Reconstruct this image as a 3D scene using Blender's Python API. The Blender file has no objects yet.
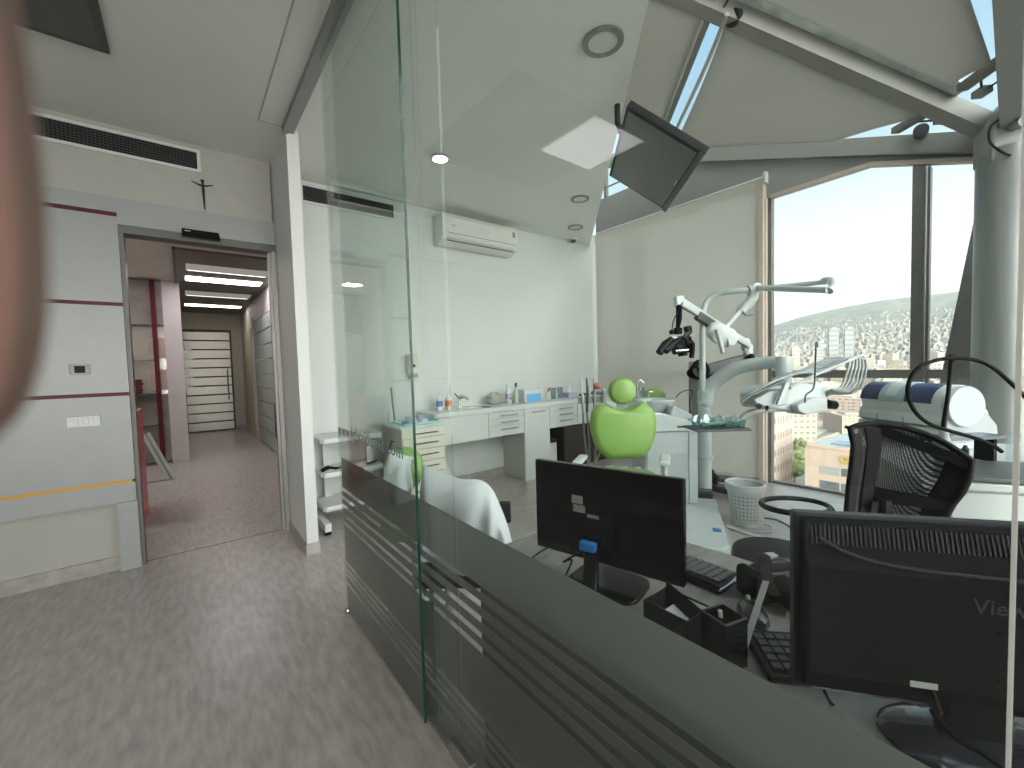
import bpy, bmesh, math, random
from mathutils import Vector, Matrix
random.seed(7)
PI = math.pi
SC = bpy.context.scene
COL = SC.collection

# ------------------------------------------------------------------ camera
R_ = Vector((0.7857, -0.6178, -0.0283)); F_ = Vector((0.6174, 0.7854, -0.0454))
YAW, PIT, ROL = 0.666226, -0.0453725, -0.0283440
cy, sy, cp, sp = math.cos(YAW), math.sin(YAW), math.cos(PIT), math.sin(PIT)
F_ = Vector((sy*cp, cy*cp, sp)); _rt = Vector((cy, -sy, 0)); _up = _rt.cross(F_)
R_ = _rt*math.cos(ROL) + _up*math.sin(ROL); U_ = -_rt*math.sin(ROL) + _up*math.cos(ROL)
FPX, EYE = 417.43, Vector((0, 0, 1.4))
cam = bpy.data.cameras.new('camera'); camo = bpy.data.objects.new('camera', cam); COL.objects.link(camo)
m = Matrix.Identity(4)
for i in range(3):
    m[i][0], m[i][1], m[i][2], m[i][3] = R_[i], U_[i], -F_[i], EYE[i]
camo.matrix_world = m
cam.sensor_width = 36; cam.lens = FPX/1024*36; cam.clip_start = 0.005; cam.clip_end = 20000
cam.dof.use_dof = True; cam.dof.focus_distance = 3.2; cam.dof.aperture_fstop = 9.5
SC.camera = camo

# ------------------------------------------------------------------ light and exposure
SC.view_settings.view_transform = 'Standard'; SC.view_settings.look = 'None'
SC.view_settings.exposure = 0.0; SC.view_settings.gamma = 1.0; SC.view_settings.use_curve_mapping = False
SC.cycles.use_denoising = True
SC.cycles.max_bounces = 10; SC.cycles.diffuse_bounces = 5; SC.cycles.glossy_bounces = 5
SC.cycles.transmission_bounces = 6; SC.cycles.transparent_max_bounces = 40; SC.cycles.volume_bounces = 0
SC.cycles.sample_clamp_indirect = 6.0; SC.cycles.caustics_reflective = False; SC.cycles.caustics_refractive = False
SC.cycles.volume_step_rate = 4.0
GLOWK = 10.5  # strength of the sky glow added outside the view to light the rooms
SUN_DIR = Vector((-0.80, -0.42, 0.50)).normalized()
w = bpy.data.worlds.new('sky'); SC.world = w; w.use_nodes = True
nt = w.node_tree; nt.nodes.clear()
def _n(t, **k):
    n = nt.nodes.new(t)
    for a, b in k.items(): setattr(n, a, b)
    return n
out = _n('ShaderNodeOutputWorld'); bg = _n('ShaderNodeBackground'); tc = _n('ShaderNodeTexCoord')
sepx = _n('ShaderNodeSeparateXYZ'); nt.links.new(tc.outputs['Generated'], sepx.inputs[0])
ramp = _n('ShaderNodeValToRGB'); nt.links.new(sepx.outputs['Z'], ramp.inputs[0])
el = ramp.color_ramp.elements
el[0].position = 0.0; el[0].color = (1.30, 1.30, 1.28, 1)
el[1].position = 1.0; el[1].color = (0.26, 0.46, 0.78, 1)
for p, c in ((0.17, (1.35, 1.36, 1.36, 1)), (0.27, (1.10, 1.20, 1.26, 1)), (0.36, (0.74, 0.98, 1.13, 1)), (0.47, (0.56, 0.84, 1.08, 1)), (0.68, (0.46, 0.74, 1.02, 1))):
    e = el.new(p); e.color = c
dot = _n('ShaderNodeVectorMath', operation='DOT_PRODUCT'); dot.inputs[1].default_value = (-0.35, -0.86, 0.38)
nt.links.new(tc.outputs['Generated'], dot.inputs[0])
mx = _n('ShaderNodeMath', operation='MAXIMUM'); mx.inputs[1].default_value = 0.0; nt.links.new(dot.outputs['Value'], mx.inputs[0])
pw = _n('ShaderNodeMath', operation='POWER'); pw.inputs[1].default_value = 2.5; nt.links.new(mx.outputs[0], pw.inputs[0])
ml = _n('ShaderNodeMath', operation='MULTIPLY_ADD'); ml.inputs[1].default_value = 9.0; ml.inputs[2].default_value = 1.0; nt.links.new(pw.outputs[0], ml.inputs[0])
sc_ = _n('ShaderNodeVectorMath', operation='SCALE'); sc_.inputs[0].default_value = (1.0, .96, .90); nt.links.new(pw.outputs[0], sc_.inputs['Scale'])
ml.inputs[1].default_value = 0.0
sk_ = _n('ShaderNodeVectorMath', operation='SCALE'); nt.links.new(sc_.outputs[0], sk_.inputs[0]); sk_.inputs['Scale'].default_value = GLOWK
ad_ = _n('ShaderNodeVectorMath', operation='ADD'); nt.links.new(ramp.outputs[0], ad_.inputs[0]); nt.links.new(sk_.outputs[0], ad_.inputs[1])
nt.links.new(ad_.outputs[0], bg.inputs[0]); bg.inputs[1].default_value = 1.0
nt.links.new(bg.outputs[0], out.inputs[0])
sl = bpy.data.lights.new('sun', 'SUN'); sl.energy = 1.3; sl.angle = 0.02; sl.color = (1.0, 0.90, 0.76)
so = bpy.data.objects.new('sun', sl); COL.objects.link(so)
so.rotation_euler = SUN_DIR.to_track_quat('Z', 'Y').to_euler()
LAMPS = dict(reception=24.0, hall=10.0, spot=30.0, window=10.0)

# ------------------------------------------------------------------ materials
MATS = {}
def mat(name, col=(.8, .8, .8), rough=.5, metal=0., noise=0., scale=8., stretch=(1, 1, 1), bump=0., spec=.5, emit=None, estr=0., coat=0., col2=None, coord='Object', detail=4., trans=0.):
    if name in MATS: return MATS[name]
    M = bpy.data.materials.new(name); M.use_nodes = True; t = M.node_tree; p = t.nodes['Principled BSDF']
    p.inputs['Base Color'].default_value = (*col, 1); p.inputs['Roughness'].default_value = rough
    p.inputs['Metallic'].default_value = metal; p.inputs['Specular IOR Level'].default_value = spec
    p.inputs['Coat Weight'].default_value = coat; p.inputs['Transmission Weight'].default_value = trans
    if emit: p.inputs['Emission Color'].default_value = (*emit, 1); p.inputs['Emission Strength'].default_value = estr
    tcn = t.nodes.new('ShaderNodeTexCoord'); mp = t.nodes.new('ShaderNodeMapping'); mp.inputs['Scale'].default_value = stretch
    t.links.new(tcn.outputs[coord], mp.inputs[0])
    nz = t.nodes.new('ShaderNodeTexNoise'); nz.inputs['Scale'].default_value = scale; nz.inputs['Detail'].default_value = detail
    t.links.new(mp.outputs[0], nz.inputs[0])
    rp = t.nodes.new('ShaderNodeValToRGB'); n_ = noise or 0.03
    c2 = col2 or tuple(c*(1-n_) for c in col); c1 = col if col2 else tuple(min(1, c*(1+n_)) for c in col)
    rp.color_ramp.elements[0].color = (*c2, 1); rp.color_ramp.elements[1].color = (*c1, 1)
    rp.color_ramp.elements[0].position = .32; rp.color_ramp.elements[1].position = .68
    t.links.new(nz.outputs['Fac'], rp.inputs[0]); t.links.new(rp.outputs[0], p.inputs['Base Color'])
    if bump:
        b = t.nodes.new('ShaderNodeBump'); b.inputs['Strength'].default_value = bump; b.inputs['Distance'].default_value = .004
        t.links.new(nz.outputs['Fac'], b.inputs['Height']); t.links.new(b.outputs[0], p.inputs['Normal'])
    MATS[name] = M; return M
def raw(name, build):
    if name in MATS: return MATS[name]
    M = bpy.data.materials.new(name); M.use_nodes = True; t = M.node_tree; t.nodes.clear()
    o = t.nodes.new('ShaderNodeOutputMaterial'); build(t, o); MATS[name] = M; return M
def pane(name, tint, refl=1.0, base=.045):
    def b(t, o):
        lw = t.nodes.new('ShaderNodeLayerWeight'); lw.inputs['Blend'].default_value = .5
        pw = t.nodes.new('ShaderNodeMath'); pw.operation = 'POWER'; pw.inputs[1].default_value = 5; t.links.new(lw.outputs['Facing'], pw.inputs[0])
        ma = t.nodes.new('ShaderNodeMath'); ma.operation = 'MULTIPLY_ADD'; ma.inputs[1].default_value = (1-base)*refl; ma.inputs[2].default_value = base*refl
        t.links.new(pw.outputs[0], ma.inputs[0])
        tr = t.nodes.new('ShaderNodeBsdfTransparent'); tr.inputs[0].default_value = (*tint, 1)
        gl = t.nodes.new('ShaderNodeBsdfGlossy'); gl.inputs['Roughness'].default_value = 0.0
        mxs = t.nodes.new('ShaderNodeMixShader'); t.links.new(ma.outputs[0], mxs.inputs[0]); t.links.new(tr.outputs[0], mxs.inputs[1]); t.links.new(gl.outputs[0], mxs.inputs[2])
        t.links.new(mxs.outputs[0], o.inputs[0])
    return raw(name, b)
def cloth(name, col, dif=.5, trl=.35, tra=.15, weave=400.):
    def b(t, o):
        tcn = t.nodes.new('ShaderNodeTexCoord'); nz = t.nodes.new('ShaderNodeTexNoise'); nz.inputs['Scale'].default_value = 2.5
        t.links.new(tcn.outputs['Object'], nz.inputs[0])
        rp = t.nodes.new('ShaderNodeValToRGB'); rp.color_ramp.elements[0].color = (*[c*.93 for c in col], 1); rp.color_ramp.elements[1].color = (*col, 1)
        t.links.new(nz.outputs['Fac'], rp.inputs[0])
        d = t.nodes.new('ShaderNodeBsdfDiffuse'); l = t.nodes.new('ShaderNodeBsdfTranslucent'); tr = t.nodes.new('ShaderNodeBsdfTransparent')
        t.links.new(rp.outputs[0], d.inputs[0]); t.links.new(rp.outputs[0], l.inputs[0])
        m1 = t.nodes.new('ShaderNodeMixShader'); m1.inputs[0].default_value = trl/(dif+trl); t.links.new(d.outputs[0], m1.inputs[1]); t.links.new(l.outputs[0], m1.inputs[2])
        m2 = t.nodes.new('ShaderNodeMixShader'); m2.inputs[0].default_value = tra; t.links.new(m1.outputs[0], m2.inputs[1]); t.links.new(tr.outputs[0], m2.inputs[2])
        t.links.new(m2.outputs[0], o.inputs[0])
    return raw(name, b)
def mesh_net(name, col, scale, hole=.5):
    def b(t, o):
        tcn = t.nodes.new('ShaderNodeTexCoord')
        ws = []
        for r in (.785, -.785):
            mp = t.nodes.new('ShaderNodeMapping'); mp.inputs['Rotation'].default_value = (0, r, 0)
            wv = t.nodes.new('ShaderNodeTexWave'); wv.inputs['Scale'].default_value = scale; t.links.new(tcn.outputs['Object'], mp.inputs[0]); t.links.new(mp.outputs[0], wv.inputs[0]); ws.append(wv)
        mn = t.nodes.new('ShaderNodeMath'); mn.operation = 'MINIMUM'; t.links.new(ws[0].outputs['Fac'], mn.inputs[0]); t.links.new(ws[1].outputs['Fac'], mn.inputs[1])
        gt = t.nodes.new('ShaderNodeMath'); gt.operation = 'GREATER_THAN'; gt.inputs[1].default_value = 1-hole; t.links.new(mn.outputs[0], gt.inputs[0])
        d = t.nodes.new('ShaderNodeBsdfPrincipled'); d.inputs['Base Color'].default_value = (*col, 1); d.inputs['Roughness'].default_value = .7
        tr = t.nodes.new('ShaderNodeBsdfTransparent'); m2 = t.nodes.new('ShaderNodeMixShader')
        t.links.new(gt.outputs[0], m2.inputs[0]); t.links.new(d.outputs[0], m2.inputs[1]); t.links.new(tr.outputs[0], m2.inputs[2]); t.links.new(m2.outputs[0], o.inputs[0])
    return raw(name, b)
def glow(name, col, s):
    def b(t, o):
        e = t.nodes.new('ShaderNodeEmission'); e.inputs[1].default_value = s
        tcn = t.nodes.new('ShaderNodeTexCoord'); nz = t.nodes.new('ShaderNodeTexNoise'); nz.inputs['Scale'].default_value = 3.
        rp = t.nodes.new('ShaderNodeValToRGB'); rp.color_ramp.elements[0].color = (*[c*.85 for c in col], 1); rp.color_ramp.elements[1].color = (*col, 1)
        t.links.new(tcn.outputs['Object'], nz.inputs[0]); t.links.new(nz.outputs['Fac'], rp.inputs[0]); t.links.new(rp.outputs[0], e.inputs[0])
        t.links.new(e.outputs[0], o.inputs[0])
    return raw(name, b)

WHITEW = mat('wall_paint', (.60, .63, .61), .6, noise=.02, scale=3)
CEILW = mat('ceiling_paint', (.76, .76, .73), .7, noise=.02, scale=2)
FLOORM = mat('vinyl_floor', (.49, .455, .43), .28, scale=9, stretch=(3.6, .9, 1), col2=(.34, .315, .295), bump=.05, detail=9, coord='Object')
BASE = mat('skirting_vinyl', (.36, .345, .325), .5, noise=.15, scale=12)
GREYP = mat('grey_panel', (.335, .35, .345), .32, noise=.02)
REDM = mat('dark_red_strip', (.085, .004, .012), .45, spec=.3)
YELM = mat('yellow_strip', (.62, .33, .02), .4)
ALU = mat('brushed_aluminium', (.36, .355, .34), .4, .7, noise=.06, scale=30, stretch=(1, 1, .05))
ALUD = mat('grey_painted_metal', (.26, .265, .26), .42, .3, noise=.04)
STEEL = mat('stainless_steel', (.62, .62, .62), .22, 1.)
FRAMEM = mat('window_frame_metal', (.20, .19, .18), .4, .5, noise=.05)
FRAMEL = mat('window_frame_cream', (.62, .53, .46), .5)
WPL = mat('white_plastic', (.60, .63, .62), .32, spec=.5)
WLAM = mat('white_laminate', (.60, .63, .61), .28, noise=.01)
CREAM = mat('cream_laminate', (.66, .65, .55), .35)
BLK = mat('black_plastic', (.010, .010, .011), .5, spec=.2)
BLKG = mat('black_gloss_plastic', (.003, .003, .004), .12, spec=.3)
BLKM = mat('matt_black_plastic', (.008, .010, .010), .6, spec=.06)
DGREY = mat('dark_grey_plastic', (.06, .062, .065), .45)
MGREY = mat('mid_grey_plastic', (.30, .32, .32), .45)
GREEN = mat('green_upholstery', (.21, .36, .085), .38, noise=.03, scale=20, bump=.02)
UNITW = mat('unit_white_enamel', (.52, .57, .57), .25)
UNITS = mat('unit_greyer_white', (.44, .475, .475), .35)  # slightly darker unit white for secondary parts
DESKM = mat('grey_laminate_desk', (.26, .245, .225), .42, scale=9, stretch=(1, 4, 1), col2=(.17, .16, .15), detail=8)
RUB = mat('black_rubber', (.008, .008, .008), .65, spec=.15)
SAILM = cloth('beige_sail_fabric', (.54, .525, .485), .55, .35, .0)
BLINDM = cloth('roller_blind_fabric', (.80, .78, .73), .62, .28, .16)
COATM = cloth('white_cotton', (.85, .88, .90), .75, .2, .0)
GLASSP = pane('partition_glass', (.945, .978, .962), 1.0, .026)
GLASSW = pane('window_glass', (.975, .985, .985), .9, .03)
CLEARP = pane('clear_plastic', (.80, .84, .86), 1.2, .08)
BAGM = cloth('clear_film_bag', (.8, .82, .84), .3, .3, .6)
GEDGE = mat('glass_edge', (.01, .05, .04), .15)
def _fr(t, o):
    d = t.nodes.new('ShaderNodeBsdfDiffuse'); d.inputs[0].default_value = (.22, .225, .21, 1)
    l = t.nodes.new('ShaderNodeBsdfTranslucent'); l.inputs[0].default_value = (.50, .52, .48, 1)
    g = t.nodes.new('ShaderNodeBsdfGlossy'); g.inputs['Roughness'].default_value = .25
    nz = t.nodes.new('ShaderNodeTexNoise'); nz.inputs['Scale'].default_value = 60
    a = t.nodes.new('ShaderNodeMixShader'); mp = t.nodes.new('ShaderNodeMapRange'); mp.inputs[3].default_value = .68; mp.inputs[4].default_value = .72
    t.links.new(nz.outputs[0], mp.inputs[0]); t.links.new(mp.outputs[0], a.inputs[0])
    t.links.new(d.outputs[0], a.inputs[1]); t.links.new(l.outputs[0], a.inputs[2])
    b = t.nodes.new('ShaderNodeMixShader'); b.inputs[0].default_value = .04; t.links.new(a.outputs[0], b.inputs[1]); t.links.new(g.outputs[0], b.inputs[2])
    t.links.new(b.outputs[0], o.inputs[0])
FROST = raw('frosted_film', _fr)

# ------------------------------------------------------------------ mesh helpers
class B:
    def __init__(s): s.bm = bmesh.new()
    def box(s, x0, y0, z0, x1, y1, z1, M=None):
        v = [s.bm.verts.new((x, y, z)) for x in (x0, x1) for y in (y0, y1) for z in (z0, z1)]
        for f in ((0, 1, 3, 2), (4, 6, 7, 5), (0, 4, 5, 1), (2, 3, 7, 6), (0, 2, 6, 4), (1, 5, 7, 3)): s.bm.faces.new([v[i] for i in f])
        if M:
            for q in v: q.co = M @ q.co
        return s
    def obox(s, c, ax, ay, az, hx, hy, hz):
        M = Matrix((ax, ay, az)).transposed().to_4x4(); M.translation = Vector(c)
        return s.box(-hx, -hy, -hz, hx, hy, hz, M)
    def bar(s, p, q, w, h, up=(0, 0, 1)):
        p, q = Vector(p), Vector(q); d = (q-p); L = d.length; d.normalize(); u = Vector(up)
        if abs(d.dot(u)) > .98: u = Vector((1, 0, 0))
        a = d.cross(u).normalized(); b = a.cross(d).normalized()
        return s.obox((p+q)/2, d, a, b, L/2, w/2, h/2)
    def prism(s, poly, z0, z1, M=None):
        a = [s.bm.verts.new((x, y, z0)) for x, y in poly]; b = [s.bm.verts.new((x, y, z1)) for x, y in poly]
        n = len(poly); s.bm.faces.new(a[::-1]); s.bm.faces.new(b)
        for i in range(n): s.bm.faces.new((a[i], a[(i+1) % n], b[(i+1) % n], b[i]))
        if M:
            for q in a+b: q.co = M @ q.co
        return s
    def rings(s, rs, cap=True, close=True):
        vs = [[s.bm.verts.new(p) for p in r] for r in rs]; n = len(rs[0])
        for a, b in zip(vs, vs[1:]):
            for i in range(n if close else n-1): s.bm.faces.new((a[i], a[(i+1) % n], b[(i+1) % n], b[i]))
        if cap: s.bm.faces.new(vs[0][::-1]); s.bm.faces.new(vs[-1])
        return s
    def cyl(s, p, q, r, r2=None, n=20):
        return s.tube([p, q], [r, r if r2 is None else r2], n)
    def tube(s, pts, r, n=10):
        pts = [Vector(p) for p in pts]; k = len(pts); rr = r if isinstance(r, (list, tuple)) else [r]*k
        rs = []; t0 = (pts[1]-pts[0]).normalized(); u = Vector((0, 0, 1)) if abs(t0.z) < .9 else Vector((1, 0, 0)); a = t0.cross(u).normalized()
        for i, p in enumerate(pts):
            t = (pts[min(i+1, k-1)]-pts[max(i-1, 0)]).normalized(); a = (a - t*a.dot(t)).normalized(); b = t.cross(a)
            rs.append([p + a*rr[i]*math.cos(2*PI*j/n) + b*rr[i]*math.sin(2*PI*j/n) for j in range(n)])
        return s.rings(rs)
    def lathe(s, prof, c=(0, 0, 0), n=24, M=None):
        rs = [[Vector((c[0]+r*math.cos(2*PI*j/n), c[1]+r*math.sin(2*PI*j/n), c[2]+z)) for j in range(n)] for r, z in prof]
        if M: rs = [[M @ p for p in r] for r in rs]
        return s.rings(rs, cap=prof[0] != prof[-1])
    def pillow(s, poly, M, d, back=.5, k=5):
        n = len(poly); cx = sum(p[0] for p in poly)/n; cz = sum(p[1] for p in poly)/n; rs = []
        for i in range(-k, k+1):
            t = i/(k+.6)*PI/2; sc = 1-(1-math.cos(t))*.26; dep = math.sin(t)*(d if i > 0 else d*back)
            rs.append([M @ Vector((cx+(x-cx)*sc, dep, cz+(z-cz)*sc)) for x, z in poly])
        for r, e in ((rs[0][:], -1), (rs[-1][:], 1)):
            pass
        s.rings(rs); return s
    def sphere(s, c, r, sc=(1, 1, 1), n=16):
        prof = [(max(1e-4, math.sin(PI*i/10))*r, -math.cos(PI*i/10)*r) for i in range(11)]
        return s.rings([[Vector((c[0]+q*sc[0]*math.cos(2*PI*j/n), c[1]+q*sc[1]*math.sin(2*PI*j/n), c[2]+z*sc[2])) for j in range(n)] for q, z in prof])
def smooth_pts(pts, k=6):
    P = [Vector(p) for p in pts]; o = []
    for i in range(len(P)-1):
        a, b, c, d = P[max(i-1, 0)], P[i], P[i+1], P[min(i+2, len(P)-1)]
        for j in range(k):
            t = j/k; o.append(.5*((2*b)+(c-a)*t+(2*a-5*b+4*c-d)*t*t+(3*b-a-3*c+d)*t**3))
    return o+[P[-1]]
def root_loc(o):
    v = Vector((0, 0, 0))
    while o is not None:
        v += o.location; o = o.parent
    return v
def obj(name, b, m, parent=None, smooth=False, bev=0., seg=2, sub=0):
    me = bpy.data.meshes.new(name); bmesh.ops.recalc_face_normals(b.bm, faces=b.bm.faces[:])
    if parent is not None:
        sh = root_loc(parent); bmesh.ops.translate(b.bm, vec=-sh, verts=b.bm.verts[:])
        o_loc = Vector((0, 0, 0))
    else:
        xs = [v.co.x for v in b.bm.verts]; ys = [v.co.y for v in b.bm.verts]; zs = [v.co.z for v in b.bm.verts]
        o_loc = Vector(((min(xs)+max(xs))/2, (min(ys)+max(ys))/2, min(zs))); bmesh.ops.translate(b.bm, vec=-o_loc, verts=b.bm.verts[:])
    b.bm.to_mesh(me); b.bm.free(); me.materials.append(m)
    o = bpy.data.objects.new(name, me); COL.objects.link(o); o.location = o_loc
    if parent is not None: o.parent = parent
    if smooth:
        for p in me.polygons: p.use_smooth = True
        try: me.set_sharp_from_angle(angle=math.radians(50))
        except Exception: pass
    if bev: md = o.modifiers.new('bevel', 'BEVEL'); md.width = bev; md.segments = seg; md.limit_method = 'ANGLE'; md.angle_limit = .7
    if sub: md = o.modifiers.new('sub', 'SUBSURF'); md.levels = sub; md.render_levels = sub
    return o
def tag(o, label, cat, group=None, kind=None):
    o['label'] = label; o['category'] = cat
    if group: o['group'] = group
    if kind: o['kind'] = kind
    return o
def thing(name, label, cat, loc=(0, 0, 0), group=None):
    o = bpy.data.objects.new(name, None); COL.objects.link(o); o.location = loc; o.empty_display_size = .1
    return tag(o, label, cat, group)
def struct(name, b, m, parent=None, **k):
    o = obj(name, b, m, parent, **k)
    if parent is None: o['kind'] = 'structure'
    return o
def dup(r, loc, label=None, rotz=0):
    c = r.copy(); COL.objects.link(c); c.location = loc; c.rotation_euler.z = rotz
    if label: c['label'] = label
    def kids(a, b_):
        for ch in list(a.children):
            d = ch.copy(); COL.objects.link(d); d.parent = b_; kids(ch, d)
    kids(r, c); return c
def text(name, body, size, M, m, parent, ext=.0006):
    cu = bpy.data.curves.new('t', 'FONT'); cu.body = body; cu.size = size; cu.extrude = ext; cu.resolution_u = 2
    to = bpy.data.objects.new('t', cu); COL.objects.link(to)
    me = bpy.data.meshes.new_from_object(to.evaluated_get(bpy.context.evaluated_depsgraph_get()))
    bpy.data.objects.remove(to); bpy.data.curves.remove(cu)
    b = B(); b.bm.from_mesh(me); bpy.data.meshes.remove(me)
    for v in b.bm.verts: v.co = M @ v.co
    return obj(name, b, m, parent)
def frame_M(o, x, z):      # matrix: local x,y(in-plane up) and normal
    x = Vector(x).normalized(); z = Vector(z); z = (z - x*z.dot(x)).normalized(); n = x.cross(z)
    M = Matrix((x, z, n)).transposed().to_4x4(); M.translation = Vector(o); return M
def P(px, py, D):
    return EYE + (F_*FPX + R_*(px-512) - U_*(py-384))*(D/FPX)
def PX(px, py, x=None, y=None, z=None):
    d = F_*FPX + R_*(px-512) - U_*(py-384)
    t = x/d.x if x is not None else y/d.y if y is not None else (z-1.4)/d.z
    return EYE + d*t

# ================================================================== the setting
H = 3.17
GX, YW, YD, FX = .678, 4.28, 4.093, 5.15        # partition plane, clinic back wall, doorway wall, facade
RZ0, RK = 3.06, .355                           # roof plane at the corner, slope along x-y
def roofz(x, y): return RZ0 + RK*(4.85-(x-y))
def RPT(px, py, off=0.):
    d = (F_*FPX + R_*(px-512) - U_*(py-384))/FPX
    t = (RZ0+off+RK*4.85-1.4)/(d.z+RK*(d.x-d.y)); return EYE + d*t
struct('floor', B().box(-4.2, -4.2, -.2, 5.22, 13.2, 0), FLOORM)
# ceiling slab with the diagonal edge x-y=.66
struct('ceiling', B().prism([(-4.2, -4.2), (.66, -4.2), (.66, 0), (5.0, 4.34), (5.0, 4.5), (-4.2, 4.5)], H, H+.16), CEILW)
struct('ceiling_hall', B().box(-1.6, 4.3, 2.88, 1.5, 12.8, 3.2), mat('hall_ceiling_paint', (.70, .65, .61), .7))
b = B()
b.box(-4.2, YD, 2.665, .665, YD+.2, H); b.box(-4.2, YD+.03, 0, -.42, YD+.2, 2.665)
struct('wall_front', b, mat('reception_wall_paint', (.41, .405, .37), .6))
struct('wall_pier', B().box(.675, 3.43, 0, .757, 4.30, H), WHITEW)
b = B(); b.box(.757, YW, 0, 5.3, YW+.2, 3.35); struct('wall_back', b, WHITEW)
struct('wall_left', B().box(-4.3, -4.2, 0, -4.2, 4.3, H), mat('dark_wall_paint', (.10, .10, .10), .7))  # unseen walls coloured dark to keep their reflection in the glass dim
b = B(); b.box(-4.2, -4.3, 0, -3.6, -4.2, H); b.box(-3.6, -4.3, 0, .5, -4.2, .3); b.box(-3.6, -4.3, 2.9, .5, -4.2, H); b.box(.5, -4.3, 0, .66, -4.2, H); b.box(.56, -4.2, 0, .66, -.36, H); struct('wall_rear', b, MATS['dark_wall_paint'])
w7 = struct('window_added', B().box(-3.6, -4.26, .3, .5, -4.25, 2.9), GLASSW)  # unseen rear window added to bring more daylight into the reception
b = B(); [b.box(x_, -4.29, .3, x_+.06, -4.22, 2.9) for x_ in (-3.6, -2.25, -.9, .44)]; obj('frame', b, FRAMEM, w7)
# unseen mass added over the slab to keep sun off the glass roof
struct('wall_sun_block', B().prism([(-4.3, -4.3), (.66, -4.3), (.66, 0), (5.0, 4.34), (5.0, 4.7), (5.0, 9), (-4.3, 9)], H+.17, 10.5), mat('sun_block_render', (.55, .54, .50), .7))
b = B(); b.box(.665, 3.42, 0, .675, 4.06, .085); b.box(.665, 3.418, 0, .765, 3.4299, .085)
struct('baseboard_pier', b, BASE)
struct('baseboard_back', B().box(.757, YW-.012, 0, 5.0, YW, .10), BASE)
b = B(); b.box(-4.2, YD+.015, 0, -.42, YD+.03, .10); struct('baseboard_front', b, BASE)
b = B(); b.box(.50, 0.3, H-.004, .508, 3.43, H); b.box(.50, 3.43, H-.004, .675, 3.438, H); struct('trim_1', b, mat('reveal_groove', (.42, .40, .38), .6))

# doorway panels (grey cladding with red strips)
cl = thing('wall_cladding', 'pale grey wall panelling with dark red and yellow strips beside the hallway doorway', 'wall panel', (-1.3, YD, 0))
b = B()
for z0, z1 in ((.492, .629), (.651, 1.272-.013), (1.285, 1.912-.013), (1.925, 2.53), (2.56, 2.665)): b.box(-2.6, YD-.012, z0, -.312, YD+.03, z1)
obj('panel', b, GREYP, cl)
for z in (1.2725, 1.9115, 2.545): obj('red_strip', B().box(-2.6, YD-.006, z-.014, -.314, YD+.02, z+.014), REDM, cl)
obj('yellow_strip', B().box(-2.6, YD-.004, .628, -.33, YD+.02, .652), YELM, cl)
obj('leg_panel', B().box(-.42, YD-.03, 0, -.308, YD+.03, .492), GREYP, cl)
s = thing('thermostat', 'small square grey control plate with black centre set in the grey panel', 'control panel', PX(80, 369.5, y=YD-.012))
p = PX(80, 369.5, y=YD-.012)
obj('plate', B().box(p.x-.052, YD-.02, p.z-.036, p.x+.052, YD-.012, p.z+.036), mat('plate_grey', (.30, .30, .28), .4), s, bev=.002)
obj('button', B().box(p.x-.026, YD-.024, p.z-.024, p.x+.026, YD-.018, p.z+.024), BLK, s, bev=.002)
p = PX(84, 421.5, y=YD-.012)
s = thing('light_switch', 'wide white light switch plate below the control plate on grey panel', 'light switch', p)
obj('plate', B().box(p.x-.082, YD-.022, p.z-.037, p.x+.082, YD-.012, p.z+.037), WPL, s, bev=.003)
for k in range(4): obj('rocker', B().box(p.x-.052+k*.026, YD-.027, p.z-.021, p.x-.028+k*.026, YD-.02, p.z+.021), WPL, s, bev=.002)
# door frame / header
d1 = B(); d1.box(-.312, YD-.03, 2.475, .672, YD+.05, 2.662)
dd = struct('door_1', d1, GREYP)
obj('header_track', B().box(-.312, YD-.02, 2.42, .672, YD+.12, 2.475), mat('track_dark_grey', (.12, .118, .11), .45, .3), dd)
obj('jamb_left', B().box(-.308, YD-.01, 0, -.285, YD+.12, 2.42), MATS['track_dark_grey'], dd)
b = B(); b.box(.640, YD-.03, 0, .672, YD+.02, 2.42); b.box(.622, YD+.03, 0, .662, YD+.09, 2.42); obj('jamb_right', b, ALU, dd)
obj('threshold', B().box(-.308, YD+.06, 0, .665, YD+.066, .002), DGREY, dd)
a, c = PX(181, 231, y=YD-.03), PX(220, 235, y=YD-.03)
s = thing('door_sensor', 'black motion sensor bar mounted on the grey door header', 'sensor', a)
b = B(); b.prism([(a.x, a.z-.045), (c.x, a.z-.045), (c.x-.012, a.z+.012), (a.x+.004, a.z+.012)], 0, .05, Matrix(((1, 0, 0, 0), (0, 0, -1, YD-.03), (0, 1, 0, 0), (0, 0, 0, 1))))
obj('housing', b, BLKG, s, bev=.004); obj('logo', B().box(a.x+.02, YD-.0815, a.z-.008, a.x+.055, YD-.0795, a.z-.001), MGREY, s)
# crucifix
p = PX(203, 193, y=YD-.004)
s = thing('crucifix', 'small dark metal crucifix on the white wall above the doorway', 'crucifix', p)
b = B(); b.tube([(p.x, YD-.012, p.z+.10), (p.x+.002, YD-.012, p.z+.02), (p.x+.006, YD-.012, p.z-.13)], [.006, .010, .004], 8); b.sphere((p.x, YD-.016, p.z+.088), .012)
obj('figure', b, mat('dark_bronze', (.05, .045, .04), .4, .6), s)
b = B(); b.tube([(p.x-.07, YD-.012, p.z+.075), (p.x-.02, YD-.013, p.z+.055), (p.x+.02, YD-.013, p.z+.055), (p.x+.07, YD-.012, p.z+.072)], [.003, .007, .007, .003], 8)
obj('arms', b, MATS['dark_bronze'], s)
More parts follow.
